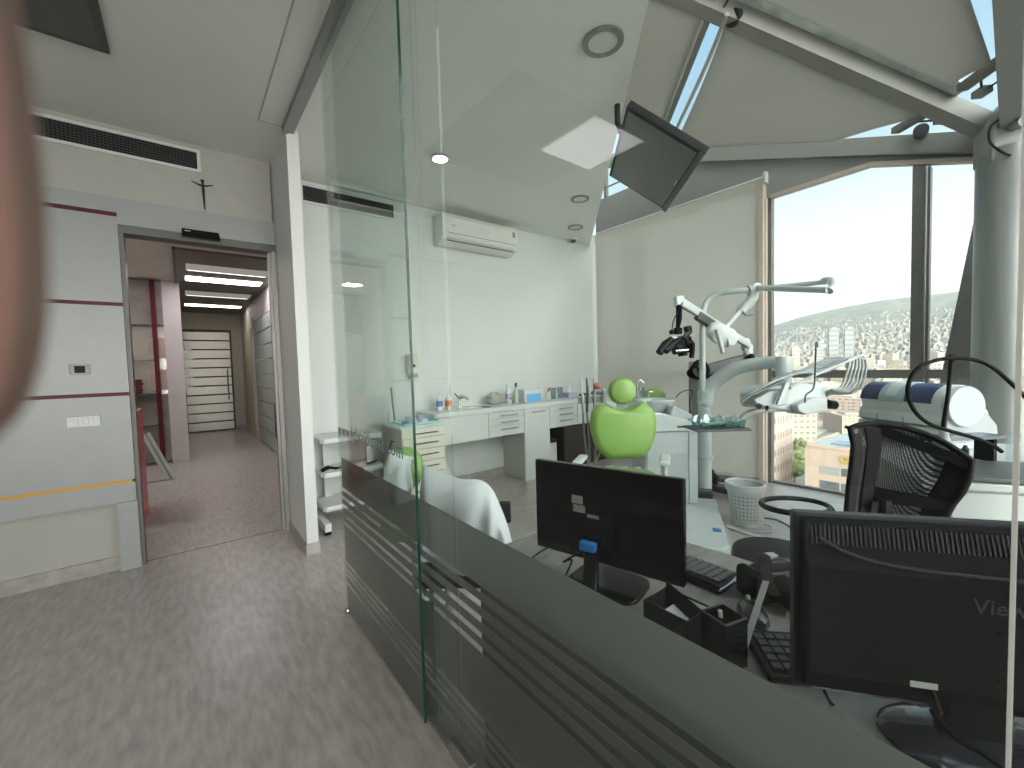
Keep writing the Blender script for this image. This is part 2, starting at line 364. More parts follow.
# wall vents
def vent(name, x0, x1, z0, z1, y, label):
    s = thing(name, label, 'air vent', ((x0+x1)/2, y, z0))
    b = B(); f = .022
    b.box(x0-f, y-.012, z0-f, x1+f, y, z0); b.box(x0-f, y-.012, z1, x1+f, y, z1+f); b.box(x0-f, y-.012, z0, x0, y, z1); b.box(x1, y-.012, z0, x1+f, y, z1)
    obj('frame', b, WHITEW, s)
    obj('backing', B().box(x0, y-.002, z0, x1, y-.0005, z1), BLK, s)
    b = B(); n = 7
    for i in range(1, n): z = z0+(z1-z0)*i/n; b.box(x0, y-.011, z-.0022, x1, y-.004, z+.0022)
    k = int((x1-x0)/.02)
    for i in range(1, k): x = x0+(x1-x0)*i/k; b.box(x-.0012, y-.009, z0, x+.0012, y-.003, z1)
    obj('grille', b, DGREY, s)
vent('wall_vent', -1.0, .168, 2.985, 3.112, YD, 'long black air grille high on the white wall above the doorway')
vent('wall_vent', .956, 1.832, 2.985, 3.12, YW, 'black air grille on the treatment room wall seen through the glass door')
# ceiling things
s = thing('ceiling_panel', 'dark grey framed panel set in the reception ceiling', 'ceiling panel', (-.84, 2.57, H-.03))
obj('frame', B().box(-1.44, 1.97, H-.022, -.225, 3.17, H-.004), mat('charcoal_frame', (.055, .052, .05), .4), s)
obj('infill', B().box(-1.40, 2.01, H-.026, -.262, 3.13, H-.006), mat('dark_infill', (.105, .10, .096), .6, noise=.1), s)
def ceil_light(x, y, r, label, lit=False, ring=ALUD):
    s = thing('ceiling_downlight', label, 'ceiling light', (x, y, H-.02))
    s['group'] = 'round ceiling downlights'
    obj('trim_ring', B().lathe([(r*.72, 0), (r, 0), (r, .012), (r*.72, .012), (r*.72, 0)], (x, y, H-.012), 36), ring, s, smooth=True)
    obj('diffuser', B().lathe([(.001, 0), (r*.72, 0), (r*.72, .006), (.001, .006)], (x, y, H-.008), 36), glow('lamp_warm', (1, .98, .93), LAMPS['spot']) if lit else mat('unlit_diffuser', (.66, .66, .63), .5), s)
p = PX(440, 158, z=H); ceil_light(p.x, p.y, .085, 'lit round downlight glowing white in the treatment room ceiling', True, STEEL)
p = PX(603, 41, z=H); ceil_light(p.x, p.y, .112, 'largest unlit round downlight near the top of the picture')
p = PX(580, 198.5, z=H); ceil_light(p.x, p.y, .10, 'unlit round downlight beside the sloping ceiling edge, nearer of two')
p = PX(575.5, 227, z=H); ceil_light(p.x, p.y, .10, 'unlit round downlight next to the smoke detector by the far corner')
p = PX(573, 239, z=H)
s = thing('smoke_detector', 'small white domed smoke detector on the ceiling near the back wall', 'smoke detector', (p.x, p.y, H-.06))
obj('base', B().lathe([(.001, -.018), (.075, -.018), (.08, 0), (.001, 0)], (p.x, p.y, H), 24), WPL, s, smooth=True)
obj('dome', B().lathe([(.001, -.055), (.03, -.05), (.04, -.03), (.04, -.018), (.001, -.018)], (p.x, p.y, H), 20), DGREY, s, smooth=True)
s = thing('led_ceiling_panel', 'square bright ceiling panel lamp mirrored in the glass beside the television', 'ceiling light', (-1.26, 2.27, H-.02))
obj('frame', B().box(-1.565, 1.965, H-.03, -.955, 2.575, H-.027), WPL, s)
obj('diffuser', B().box(-1.545, 1.985, H-.034, -.975, 2.555, H-.030), glow('led_panel', (1, .97, .97), 6.5), s)
for x_, y_ in ((-2.2, -.7), (-1.0, -1.6), (-3.2, -2.2)):  # unseen lamps added to brighten the reception
    s = thing('led_ceiling_panel', 'square ceiling panel lamp added behind the viewer to light the reception', 'ceiling light', (x_, y_, H-.02)); s['group'] = 'added reception lamps out of view'
    obj('frame', B().box(x_-.31, y_-.31, H-.03, x_+.31, y_+.31, H-.02), WPL, s)
    obj('diffuser', B().box(x_-.29, y_-.29, H-.034, x_+.29, y_+.29, H-.030), glow('added_reception_lamp', (1, .95, .89), 9.), s)

# ---------------------------------------------------------------- hallway
struct('wall_hall_left', B().box(-1.7, YD+.2, 0, -1.6, 12.8, 2.88), mat('hall_paint', (.50, .475, .41), .6))
struct('wall_hall_end', B().box(-1.6, 12.5, 0, 1.5, 12.7, 2.88), MATS['hall_paint'])
b = B(); b.box(1.2, YD+.2, 0, 1.32, 12.5, 2.88)
struct('wall_hall_right', b, mat('hall_wall_pale', (.55, .52, .50), .6))
struct('baseboard_hall', B().box(.9, 12.485, 0, 1.17, 12.5, .09), BASE)
b = B(); b.box(-.20, 8.5, 0, .02, 8.9, 2.88); struct('wall_hall_pier', b, mat('pier_lilac', (.52, .49, .48), .6))
# niche wall
s = thing('niche_wall_unit', 'grey stone wall unit with mirror band and dark red frame in the hallway', 'wall unit', (-.7, 8.5, 0))
for z0, z1 in ((2.18, 2.86), (.05, 1.10)): obj('stone_panel', B().box(-1.5, 8.5, z0, -.2, 8.56, z1), mat('grey_stone', (.20, .18, .175), .5, noise=.2, scale=4), s)
obj('mirror', B().box(-1.5, 8.52, 1.10, -.2, 8.55, 2.15), mat('hall_mirror', (.55, .53, .48), .12, .6), s)
obj('red_frame', B().box(-.34, 8.47, 0, -.28, 8.57, 2.86), REDM, s)
for z in (.62, 1.62, 2.16): obj('shelf_edge', B().box(-1.5, 8.46, z, -.34, 8.5, z+.012), DGREY, s)
s = thing('red_sign', 'small dark red ornament standing on the hallway niche ledge', 'ornament', (-.52, 8.4, 1.1))
obj('ledge', B().box(-.75, 8.35, 1.09, -.34, 8.5, 1.12), DGREY, s)
b = B()
for k, w_ in enumerate((.09, .12, .10, .14, .11)): b.box(-.55-w_/2, 8.38, 1.12+k*.045, -.55+w_/2, 8.42, 1.16+k*.045)
obj('figure', b, REDM, s)
for px_, w_, lab in ((158, 12, 'upper'), (160, 14, 'lower')):
    a_ = PX(px_, 348 if lab == 'upper' else 380, y=8.45)
    tag(obj('paper_notice', B().box(a_.x-.11, 8.51, a_.z-.16, a_.x+.12, 8.519, a_.z+.16), mat('pink_paper', (.46, .36, .32), .7, noise=.1, scale=25)), lab+' pinkish paper notice on the hallway mirror', 'notice')
s = thing('reception_counter_end', 'red end panel of a waist high counter behind the left door jamb', 'counter', (-.6, 5.5, 0))
obj('end_panel', B().box(-.40, 5.187, 0, -.355, 5.82, 1.06), mat('bright_red_laminate', (.58, .05, .06), .35), s)
obj('body', B().box(-1.5, 5.25, 0, -.40, 5.8, 1.03), REDM, s)
s = thing('easel_stand', 'white metal slanted stand leaning on the hallway floor beyond the red counter', 'stand', (-.3, 7.6, 0))
p0, p1 = PX(172, 479, z=0.01), PX(145, 433, y=7.3)
for dx in (-.03, .03): obj('rail', B().bar((p0.x+dx, p0.y, 0.0), (p1.x+dx, p1.y, p1.z), .018, .03), WPL, s)
obj('rest', B().bar((p0.x, p0.y+.03, .005), (p1.x, p1.y+.05, p1.z-.02), .05, .012), MGREY, s)
obj('foot', B().bar((p0.x, p0.y, .01), (p0.x-.35, p0.y, .01), .02, .02), MGREY, s)
for x_, y_ in ((-1.05, 5.6), (-1.0, 7.4)):  # lamps added out of view to brighten the hallway
    s = thing('led_ceiling_panel', 'square ceiling lamp added out of view to brighten the hallway bay', 'ceiling light', (x_, y_, 2.85), 'added hallway bay lamps out of view')
    obj('frame', B().box(x_-.11, y_-.11, 2.86, x_+.11, y_+.11, 2.878), WPL, s); obj('diffuser', B().box(x_-.10, y_-.10, 2.855, x_+.10, y_+.10, 2.86), glow('added_bay_lamp', (1, .93, .87), 130.), s)
# glass end door with frosted strips
d2 = struct('door_2', B().box(.03, 12.44, .02, .95, 12.452, 2.44), GLASSP)
b = B()
for k in range(11): z = .03+k*.218; b.box(.04, 12.425, z, .94, 12.435, z+.185)
obj('frosted_band', b, mat('frosted_band_white', (.58, .56, .50), .3, .55), d2)
obj('backing_sheet', B().box(-.05, 12.46, 0, .98, 12.495, 2.46), mat('dark_backing', (.10, .09, .075), .7), d2)  # dark sheet standing for the room behind the glass door
obj('pull_handle', B().cyl((.86, 12.38, .75), (.86, 12.38, 1.5), .014), STEEL, d2)
obj('closer', B().box(.05, 12.40, 2.40, .25, 12.44, 2.45), DGREY, d2)
# hall glazed partition on the right
s = struct('window_1', B().box(1.175, 7.5, .05, 1.185, 10.0, 2.42), GLASSP)
b = B()
for k in range(9): z = .08+k*.26; b.box(1.160, 7.6, z, 1.172, 9.9, z+.235)
obj('frosted_band', b, mat('green_frost', (.36, .41, .38), .4), s)
b = B(); b.box(1.15, 7.3, 0, 1.198, 7.5, 2.5); b.box(1.15, 10.0, 0, 1.198, 10.1, 2.5); obj('frame', b, mat('lilac_frame', (.60, .54, .56), .5), s)
struct('door_3', B().box(1.175, 10.5, 0, 1.198, 11.5, 2.35), mat('cream_door', (.62, .57, .42), .5))
# luminous hallway ceiling
s = thing('luminous_ceiling_raft', 'brown grey hallway ceiling raft with four strip lights', 'ceiling light', (.6, 9.3, 2.8))
obj('raft', B().box(0, 6.25, 2.85, 1.19, 12.4, 2.88), mat('raft_brown', (.17, .15, .125), .5), s)
obj('raft_edge', B().box(-.03, 6.2, 2.84, 0, 12.4, 2.87), mat('raft_dark', (.05, .045, .04), .5), s)
for y_, w_, e_ in ((6.95, .42, .9), (7.85, .34, 16.), (9.2, .5, .8), (10.9, .28, 9.)):
    obj('strip_light', B().box(.10, y_, 2.842, 1.08, y_+w_, 2.85), glow('hall_strip_%d' % int(e_*10), (1, .90, .98) if e_ > 10 else (1, .93, .80), e_ if e_ > 1 else e_*.35), s)
    if e_ > 0 and e_ < 1: obj('strip_edge', B().box(.12, y_+w_-.04, 2.838, 1.06, y_+w_-.0, 2.842), glow('hall_edge', (1, .95, .92), 2.), s)
s = thing('wall_box', 'slim black upright box low on the glazed hallway partition', 'box', (1.1, 7.4, 0))
obj('body', B().box(1.10, 7.25, .35, 1.149, 7.50, .90), BLK, s, bev=.006); obj('latch', B().box(1.095, 7.36, .62, 1.10, 7.40, .66), MGREY, s)

# ================================================================== facade, roof
Y2 = -.36
# main window wall (x = FX)
w1 = struct('window_2', B().box(FX-.01, .10, .02, FX, 4.26, 3.13), GLASSW)
b = B()
b.box(FX-.05, 1.85, 0, FX+.03, 1.885, 3.13); b.box(FX-.04, .655, 0, FX+.06, .735, 3.05)
b.box(FX-.035, .1, 1.18, FX+.04, 1.85, 1.257); b.box(FX-.035, 1.9, 1.18, FX+.04, 4.26, 1.257)
b.box(FX-.02, .1, 0, FX+.03, 4.26, .025); b.box(FX-.05, .62, 0, FX+.06, .64, 3.0)
b.box(FX-.02, 3.50, 0, FX+.05, 3.58, 3.2); b.box(FX-.02, 4.20, 0, FX+.05, 4.27, 3.2)
obj('frame', b, FRAMEM, w1)
b = B(); b.box(FX-.14, 1.90, 0, FX-.02, 1.945, 3.33); b.box(FX-.10, 1.885, 0, FX-.05, 1.90, 3.13); obj('side_post', b, FRAMEL, w1)
b = B(); b.bar((FX-.03, 1.86, 3.145), (FX-.03, 1.02, 3.165), .08, .035); b.bar((FX-.03, 1.02, 3.165), (FX-.03, .1, 2.86), .08, .035); obj('head_reveal', b, mat('head_reveal_cream', (.50, .43, .38), .45), w1)
# spandrel above window and blind
sp = B(); pts = [(4.30, 3.28), (1.95, 3.28), (1.9, 3.14), (1.02, 3.17), (.1, 2.87), (.1, 3.02), (2.72, 3.86), (4.30, 3.86)]
sp.prism(pts, -.04, .05, Matrix(((0, 0, 1, FX), (1, 0, 0, 0), (0, 1, 0, 0), (0, 0, 0, 1))))
struct('wall_spandrel', sp, mat('spandrel_grey', (.27, .275, .275), .55, noise=.04, scale=2))
b = B(); b.box(FX, 2.3, 3.86, FX+.01, 4.3, 4.55)
# upper side glazing between spandrel and roof
up = B(); up.prism([(2.60, 3.86), (4.30, 3.86), (4.30, roofz(FX, 4.3)-.02), (2.60, roofz(FX, 2.6)-.06)], 0, .01, Matrix(((0, 0, 1, FX), (1, 0, 0, 0), (0, 1, 0, 0), (0, 0, 0, 1))))
w3 = struct('window_3', up, GLASSW)
b = B(); b.box(FX-.03, 4.10, 3.86, FX+.03, 4.14, roofz(FX, 4.1)); b.box(FX-.02, 2.6, 3.85, FX+.02, 4.3, 3.88); b.box(FX-.02, 2.9, 4.02, FX+.0, 4.3, 4.035); obj('frame', b, FRAMEM, w3)
# sloping beam along the facade + thin flashing lines
b = B(); b.bar((FX-.02, .15, roofz(FX, .15)+.0), (FX-.02, 4.5, roofz(FX, 4.5)), .16, .15); struct('trim_2', b, mat('beam_grey', (.22, .22, .21), .5, noise=.03))
b = B(); b.bar((FX-.08, .2, 2.955), (FX-.08, 2.3, 3.73), .03, .05); struct('trim_3', b, FRAMEM)
# second facade (y = Y2), outside the picture
w4 = struct('window_4', B().box(.66, Y2-.01, .02, FX, Y2, 3.0), GLASSW)
b = B()
for x_ in (.66, 1.7, 2.75, 3.8, 4.85): b.box(x_, Y2-.05, 0, x_+.07, Y2+.03, 3.0)
b.box(.66, Y2-.04, 1.18, FX, Y2+.03, 1.25); b.box(.66, Y2-.04, 0, FX, Y2+.03, .05); obj('frame', b, FRAMEM, w4)
struct('window_5', B().prism([(.66, 3.0), (FX, 3.0), (.66, roofz(.66, Y2))], 0, .01, Matrix(((1, 0, 0, 0), (0, 0, 1, Y2), (0, 1, 0, 0), (0, 0, 0, 1)))), GLASSW)
b = B(); b.bar((FX, Y2, roofz(FX, Y2)), (.5, Y2, roofz(.5, Y2)), .14, .16); b.box(FX-.06, Y2-.02, 0, FX+.06, .12, 3.0); struct('trim_4', b, MATS['beam_grey'])
# hip beam, rafters
def rp(x, y, o=0.): return Vector((x, y, roofz(x, y)+o))
hip0, hip1 = RPT(975, 122), RPT(690, -3)
dirh = (hip1-hip0).normalized(); hip2 = hip1 + dirh*1.3
b = B(); b.bar(hip0-dirh*.5, hip2, .12, .13); struct('trim_5', b, mat('hip_beam_grey', (.20, .192, .175), .5, noise=.03))
b = B(); q0, q1 = RPT(955, 96, .08), RPT(712, -10, .08); b.bar(q0, q1+dirh*.8, .24, .02); struct('trim_6', b, mat('pale_strip', (.52, .57, .54), .5, noise=.25, scale=6))  # plain pale strip put in along the hip beam
r0, r1 = RPT(709, 10), RPT(662, 132)
dr = (r1-r0).normalized(); b = B(); b.bar(r0, r1+dr*.9, .055, .10); struct('trim_7', b, MATS['hip_beam_grey'])
b = B(); e0_, e1_ = RPT(1016, 150), RPT(1012, -10); b.bar(e0_, e1_+(e1_-e0_).normalized()*2.6, .14, .2); struct('trim_8', b, MATS['beam_grey'])
# roof glass
rg = B(); t_ = .12
cs = [(.66, 0), (5.0, 4.34), (FX+.05, 4.6), (FX+.05, Y2-.05), (.66, Y2-.05)]
rg.rings([[rp(x, y, t_) for x, y in cs], [rp(x, y, t_+.012) for x, y in cs]]); struct('window_6', rg, GLASSW)
# sails
def sail(name, pts, label, off=-.05, sagc=.05, p3=None):
    P4 = p3 or [RPT(x, y, off) for x, y in pts]; n = 12; b = B(); g = []
    for i in range(n+1):
        row = []
        for j in range(n+1):
            u, v = i/n, j/n
            # catenary edges: shrink towards the middle
            cu = u + (.5-u)*.03*4*v*(1-v)*abs(1-2*u); cv = v + (.5-v)*.03*4*u*(1-u)*abs(1-2*v)
            q = (P4[0]*(1-cu)+P4[1]*cu)*(1-cv) + (P4[3]*(1-cu)+P4[2]*cu)*cv
            row.append(b.bm.verts.new(q - Vector((0, 0, sagc*math.sin(PI*u)*math.sin(PI*v)))))
        g.append(row)
    for i in range(n):
        for j in range(n): b.bm.faces.new((g[i][j], g[i+1][j], g[i+1][j+1], g[i][j+1]))
    o = obj(name, b, SAILM, None, smooth=True); md = o.modifiers.new('t', 'SOLIDIFY'); md.thickness = .003
    return tag(o, label, 'shade sail', 'fabric sails under the glass roof')
s2 = sail('shade_sail', [(729, 14), (926, 116), (835, 141), (672, 150)], 'beige triangular shade sail between the hip beam and the window wall, the middle sail')
_ra, _rb = RPT(705, 10, -.05), RPT(655, 150, -.05)
_dg = lambda q, c: rp((q.x+q.y+c)/2, (q.x+q.y-c)/2, -.05)
s1 = sail('shade_sail', None, 'beige shade sail at the left, next to the white ceiling edge', sagc=.02, p3=[_dg(_ra, .74), _ra, _rb, _dg(_rb, .74)])
s3 = sail('shade_sail', [(612, -66), (953, 87), (992, 64), (955, -70)], 'large beige shade sail at the top right above the hip beam')
tag(obj('sail_hem_roll', B().tube(smooth_pts([RPT(727, 14, -.07), RPT(704, 70, -.08), RPT(674, 134, -.07)]), .018), SAILM, None, smooth=True), 'rolled fabric hem along the left edge of the middle shade sail', 'fabric hem')
def bracket(px, lab):
    a_, c_ = RPT(*px[0], -.03), RPT(*px[1], -.03); e0, e1 = RPT(*px[2], -.02), RPT(*px[3], -.02)
    s = thing('sail_tension_bracket', lab, 'bracket', (a_+c_)/2)
    obj('clamp_bar', B().bar(a_, c_, .07, .05), mat('bracket_bronze', (.20, .185, .17), .4, .5), s, bev=.004)
    obj('turnbuckle', B().bar(e0, e1, .07, .05), ALUD, s, bev=.004)
    obj('cable', B().tube([(a_+c_)/2, (e0+e1)/2, e1+(e1-e0)], .008), RUB, s)
bracket([(895, 131), (926, 113), (937, 122), (944, 118)], 'metal tension bracket at the tip of the middle shade sail')
bracket([(962, 88), (1001, 60), (976, 96), (988, 88)], 'metal tension bracket at the tip of the top right shade sail')
bracket([(704, 8), (714, 14), (718, 18), (723, 9)], 'small dark clamp where the left sail meets the hip beam')
tag(obj('cable_reel', B().cyl(RPT(732, 18, -.05), RPT(740, 18, .02), .06), BLK, None, smooth=True), 'round black cable pulley under the hip beam', 'pulley')
tag(obj('cable_reel', B().cyl(RPT(921, 130, -.02), RPT(921, 133, .04), .05), DGREY, None, smooth=True), 'small dark pulley between the sail tip and the column', 'pulley')
# corner column
cx_, cy_ = 4.93, .19
s = struct('trim_9', B().lathe([(.001, 0), (.165, 0), (.165, 2.87), (.15, 2.90), (.001, 2.90)], (cx_, cy_, 0), 40), mat('column_cladding', (.24, .25, .245), .42, .45, noise=.08, scale=14, stretch=(1, 1, .1)), smooth=True); s.name = 'column'
cap = obj('joint_plate', B().prism([(-.16, 2.80), (.2, 2.80), (.2, 3.25), (.02, 3.3), (-.10, 3.18), (-.16, 3.05)], -.09, .09, Matrix(((.62, 0, .78, cx_), (-.78, 0, .62, cy_), (0, 1, 0, 0), (0, 0, 0, 1)))), MATS['beam_grey'], s, bev=.02)
obj('bolt', B().cyl((cx_-.10, cy_-.02, 3.03), (cx_-.18, cy_-.08, 3.02), .035), ALUD, s)
lp = [P(998, 120, 3.02), P(990, 128, 3.0), P(990, 142, 3.0), P(1002, 152, 3.0), P(1012, 156, 3.02)]
obj('cable_loop', B().tube(smooth_pts(lp), .008), RUB, s)
# outside fin
b = B(); f0, f1 = PX(975, 215, x=FX+.5), PX(942, 372, x=FX+.5); sl_ = (f1.y-f0.y)/(f1.z-f0.z)
b.prism([(f1.y+sl_*(0-f1.z), 0), (f0.y-.02, 0), (f0.y-.02, f0.z), (f0.y, f0.z)], 0, .06, Matrix(((0, 0, 1, FX+.5), (1, 0, 0, 0), (0, 1, 0, 0), (0, 0, 0, 1)))); struct('trim_10', b, mat('outside_fin', (.12, .115, .11), .5, noise=.1))
# roller blind
bl = thing('roller_blind', 'wide beige roller blind lowered over the windows behind the dental chair', 'blind', (5.05, 3.0, 0))
b = B(); b.box(5.03, 1.90, .03, 5.034, 4.24, 3.33); obj('fabric', b, BLINDM, bl)
obj('hem_bar', B().box(5.022, 1.90, .015, 5.042, 4.24, .045), WPL, bl)
obj('roller', B().cyl((5.055, 1.90, 3.35), (5.055, 4.24, 3.35), .022), WPL, bl)
obj('end_bracket', B().box(5.0, 1.87, 3.28, 5.08, 1.90, 3.40), WPL, bl, bev=.005)
struct('baseboard_facade', B().box(FX-.12, 1.9, 0, FX-.03, 4.2, .012), WPL)

# ================================================================== glass partition
def glass_pane(y0, y1, x, label, z0=.012, z1=3.14):
    g = thing('glass_panel', label, 'glass panel', (x, (y0+y1)/2, 0))
    obj('pane', B().box(x-.005, y0, z0, x+.005, y1, z1), GLASSP, g)
    if x < GX: obj('polished_edge', B().box(x-.0052, y0-.0015, z0, x+.0052, y0, z1), GEDGE, g)
    b = B(); xs = x+.0055
    zz = [(0.012, .166)] + [(.186, .217), (.237, .248), (.268, .286), (.306, .518), (.538, .564), (.584, .616), (.636, .664), (.684, .712), (.732, .905)]
    kf = 1.0 if x < GX else 1.047
    for z_, z2 in zz: b.box(xs, y0, max(.012, 1.4-(1.4-z_)*kf), xs+.0008, y1, max(.013, 1.4-(1.4-z2)*kf))
    obj('frosted_film', b, FROST, g); return g
g1 = glass_pane(1.465, 2.46, GX-.003, 'sliding glass door leaf nearest the hallway with frosted lower band', .015)
Mt = frame_M((GX-.0085, 2.45, 1.038), (0, -1, 0), (0, 0, 1))
text('website_lettering', 'www.lebraidental.com', .098, Mt, mat('grey_lettering', (.16, .20, .18), .5), g1)
obj('floor_guide', B().sphere((GX-.003, 2.44, .022), .02), STEEL, g1, smooth=True)
glass_pane(1.236, 2.36, GX+.026, 'fixed glass panel behind the sliding leaf, left of the thin joint')
glass_pane(.018, 1.232, GX+.026, 'wide fixed glass panel in front of the reception desk')
glass_pane(-.9, .013, GX+.026, 'fixed glass panel at the right edge beyond the last joint')
tag(obj('sliding_door_track', B().box(GX-.03, .0, 3.125, GX+.012, 3.43, H), ALUD), 'dark metal sliding door track along the ceiling', 'track')
tag(obj('ceiling_channel', B().box(GX+.012, -.9, 3.135, GX+.045, 3.43, H), ALUD), 'dark glazing channel beside the sliding door track', 'channel')
tag(obj('floor_channel', B().box(GX+.014, -.9, 0, GX+.04, 2.36, .012), ALU), 'thin aluminium floor channel under the glass partition', 'channel')
tag(obj('patch_fitting', B().box(GX+.008, 1.16, .0, GX+.046, 1.30, .06), STEEL, bev=.003), 'steel patch fitting clamping the glass panels at the floor', 'fitting')
b = B(); b.box(GX+.018, .0135, .012, GX+.034, .0175, 3.13); tag(obj('joint_seal', b, mat('clear_seal', (.62, .63, .58), .4)), 'pale vertical seal strip between glass panels at the right', 'seal')

# ================================================================== counter wall
CF = 3.828
ct = thing('worktop', 'long white worktop along the back wall of the treatment room', 'worktop', (3.4, 4.05, .87))
b = B(); b.prism([(2.03, CF-.02), (4.98, CF-.02), (4.98, YW), (2.0, YW), (2.0, CF+.02)], .872, .925); obj('top', b, WLAM, ct, bev=.006)
b = B(); b.lathe([(.001, 0), (.17, 0), (.19, .004), (.175, .006), (.001, .002)], (2.62, 4.03, .921), 28); obj('sink', b, STEEL, ct, smooth=True)
def handle(x0, x1, z, y, par, m=STEEL):
    b = B(); b.cyl((x0, y-.028, z), (x1, y-.028, z), .006, n=8)
    for x in (x0+.03, x1-.03): b.cyl((x, y, z), (x, y-.028, z), .004, n=6)
    return obj('handle', b, m, par, smooth=True)
def drawer_unit(x0, x1, zs, label):
    u = thing('drawer_cabinet', label, 'cabinet', ((x0+x1)/2, CF+.2, zs[0]))
    obj('carcass', B().box(x0+.004, CF+.018, zs[0], x1-.004, YW-.02, .872), WLAM, u)
    for z0, z1 in zip(zs, zs[1:]):
        d = obj('drawer', B().box(x0+.003, CF, z0+.003, x1-.003, CF+.018, z1-.003), WLAM, u, bev=.002)
        handle(x0+.3*(x1-x0), x0+.78*(x1-x0), z1-.045, CF, d)
    return u
u = thing('sink_cabinet', 'plain white front panel cabinet under the sink end of the worktop', 'cabinet', (2.33, 4.0, .585))
obj('front_panel', B().box(2.03, CF, .585, 2.657, CF+.018, .870), WLAM, u, bev=.002); obj('carcass', B().box(2.034, CF+.018, .585, 2.655, YW-.02, .872), WLAM, u)
drawer_unit(2.66, 3.183, [.585, .715, .795, .870], 'white three drawer unit left of the tall cabinet door')
u = thing('base_cabinet', 'tall white single door cabinet reaching the floor under the worktop', 'cabinet', (3.39, 4.05, 0))
obj('carcass', B().box(3.183, CF+.018, .0, 3.597, YW-.02, .872), mat('laminate_darker', (.52, .53, .50), .45, noise=.04, scale=3, stretch=(1, 1, 12)), u)  # carcass a little darker than the white laminate
d = obj('door', B().box(3.186, CF, .10, 3.594, CF+.018, .870), WLAM, u, bev=.002); handle(3.28, 3.50, .825, CF, d); obj('plinth', B().box(3.17, CF-.012, 0, 3.60, CF+.02, .13), WLAM, u)
drawer_unit(3.60, 4.11, [.585, .715, .795, .870], 'white three drawer unit right of the tall cabinet door')
u = thing('wall_cabinet_unit', 'white front panel cabinet behind the green dental chair', 'cabinet', (4.5, 4.05, .585))
obj('front_panel', B().box(4.113, CF, .585, 4.95, CF+.018, .870), WLAM, u, bev=.002); obj('carcass', B().box(4.115, CF+.018, .585, 4.948, YW-.02, .872), WLAM, u)
# under the counter
u = thing('pedal_bin', 'white waste bin with black lid under the worktop', 'bin', (3.76, 4.1, 0)); obj('body', B().box(3.66, 3.98, 0, 3.86, 4.22, .36), WPL, u, bev=.01); obj('lid', B().box(3.65, 3.97, .36, 3.87, 4.23, .42), BLK, u, bev=.01)
u = thing('mini_fridge', 'dark red black boxy appliance under the worktop behind the dental chair', 'appliance', (4.4, 4.05, 0))
obj('body', B().box(3.92, 3.90, 0, 4.9, 4.26, .56), mat('dark_maroon', (.020, .010, .012), .4), u, bev=.008); obj('door', B().box(4.35, 3.88, .02, 4.88, 3.90, .54), mat('maroon_door', (.035, .012, .016), .35), u, bev=.004); obj('handle', B().box(4.40, 3.865, .46, 4.62, 3.88, .475), STEEL, u)

# cart in front of the worktop end
ca = thing('drawer_cart', 'cream five drawer cart with blue tray top beside the worktop', 'cart', (1.78, 3.86, 0))
cy0 = 3.635
obj('carcass', B().box(1.552, cy0+.018, .06, 2.0, 4.12, .83), mat('cart_side', (.40, .38, .34), .5), ca)
obj('top_plate', B().box(1.535, cy0-.01, .83, 2.015, 4.13, .855), WLAM, ca, bev=.006)
zz = [.83, .735, .625, .51, .395, .28, .09]
for z1, z0 in zip(zz, zz[1:]):
    d = obj('drawer', B().box(1.555, cy0, z0+.003, 1.997, cy0+.018, z1-.003), CREAM, ca, bev=.002); handle(1.66, 1.91, z1-.05, cy0, d, DGREY)
obj('side_handle', B().tube(smooth_pts([(1.552, 3.82, .70), (1.52, 3.82, .70), (1.515, 3.82, .60), (1.515, 3.82, .48)]), .007), BLK, ca)
for x in (1.6, 1.95):
    for y in (3.7, 4.05): obj('castor', B().cyl((x-.012, y, .03), (x+.012, y, .03), .03), BLK, ca)
tr = thing('instrument_tray', 'pale blue plastic tray with small dental items on the cart', 'tray', (1.8, 3.8, .855))
b = B(); b.box(1.60, 3.68, .857, 1.98, 4.0, .862); b.box(1.60, 3.68, .862, 1.98, 3.685, .875); b.box(1.60, 3.995, .862, 1.98, 4.0, .875); b.box(1.60, 3.685, .862, 1.605, 3.995, .875); b.box(1.975, 3.685, .862, 1.98, 3.995, .875)
obj('tray', b, mat('pale_blue_plastic', (.30, .60, .63), .3), tr)
def small(name, b_, m_, label, cat, group=None): return tag(obj(name, b_, m_, smooth=True), label, cat, group)
small('dental_cup', B().lathe([(.001, 0), (.03, 0), (.036, .035), (.001, .035)], (1.63, 3.72, .864)), mat('teal_dark', (.03, .12, .10), .3), 'dark green round pot on the blue tray', 'pot')
small('putty_jar', B().lathe([(.001, 0), (.02, 0), (.024, .04), (.001, .04)], (1.72, 3.71, .864)), WPL, 'little white jar beside the dark green pot', 'jar')
small('gauze_roll', B().cyl((1.80, 3.74, .878), (1.88, 3.78, .878), .014), WPL, 'white rolled gauze lying on the blue tray', 'gauze')
small('lilac_cup', B().lathe([(.001, 0), (.032, 0), (.04, .06), (.001, .06)], (1.86, 3.9, .864)), mat('lilac', (.42, .36, .55), .4), 'lilac plastic cup at the back of the blue tray', 'cup')
small('lilac_cup', B().lathe([(.001, 0), (.026, 0), (.03, .045), (.001, .045)], (1.75, 3.93, .864)), MATS['lilac'], 'smaller lilac cup left of the lilac cup on tray', 'cup')
s = thing('tray_lamp', 'slim dark upright rod lamp standing on the cart', 'lamp', (1.66, 4.05, .855)); obj('base', B().lathe([(.001, 0), (.035, 0), (.035, .02), (.001, .02)], (1.66, 4.05, .855)), WPL, s); obj('rod', B().tube([(1.66, 4.05, .87), (1.645, 4.05, 1.03), (1.635, 4.05, 1.21)], .008), DGREY, s)
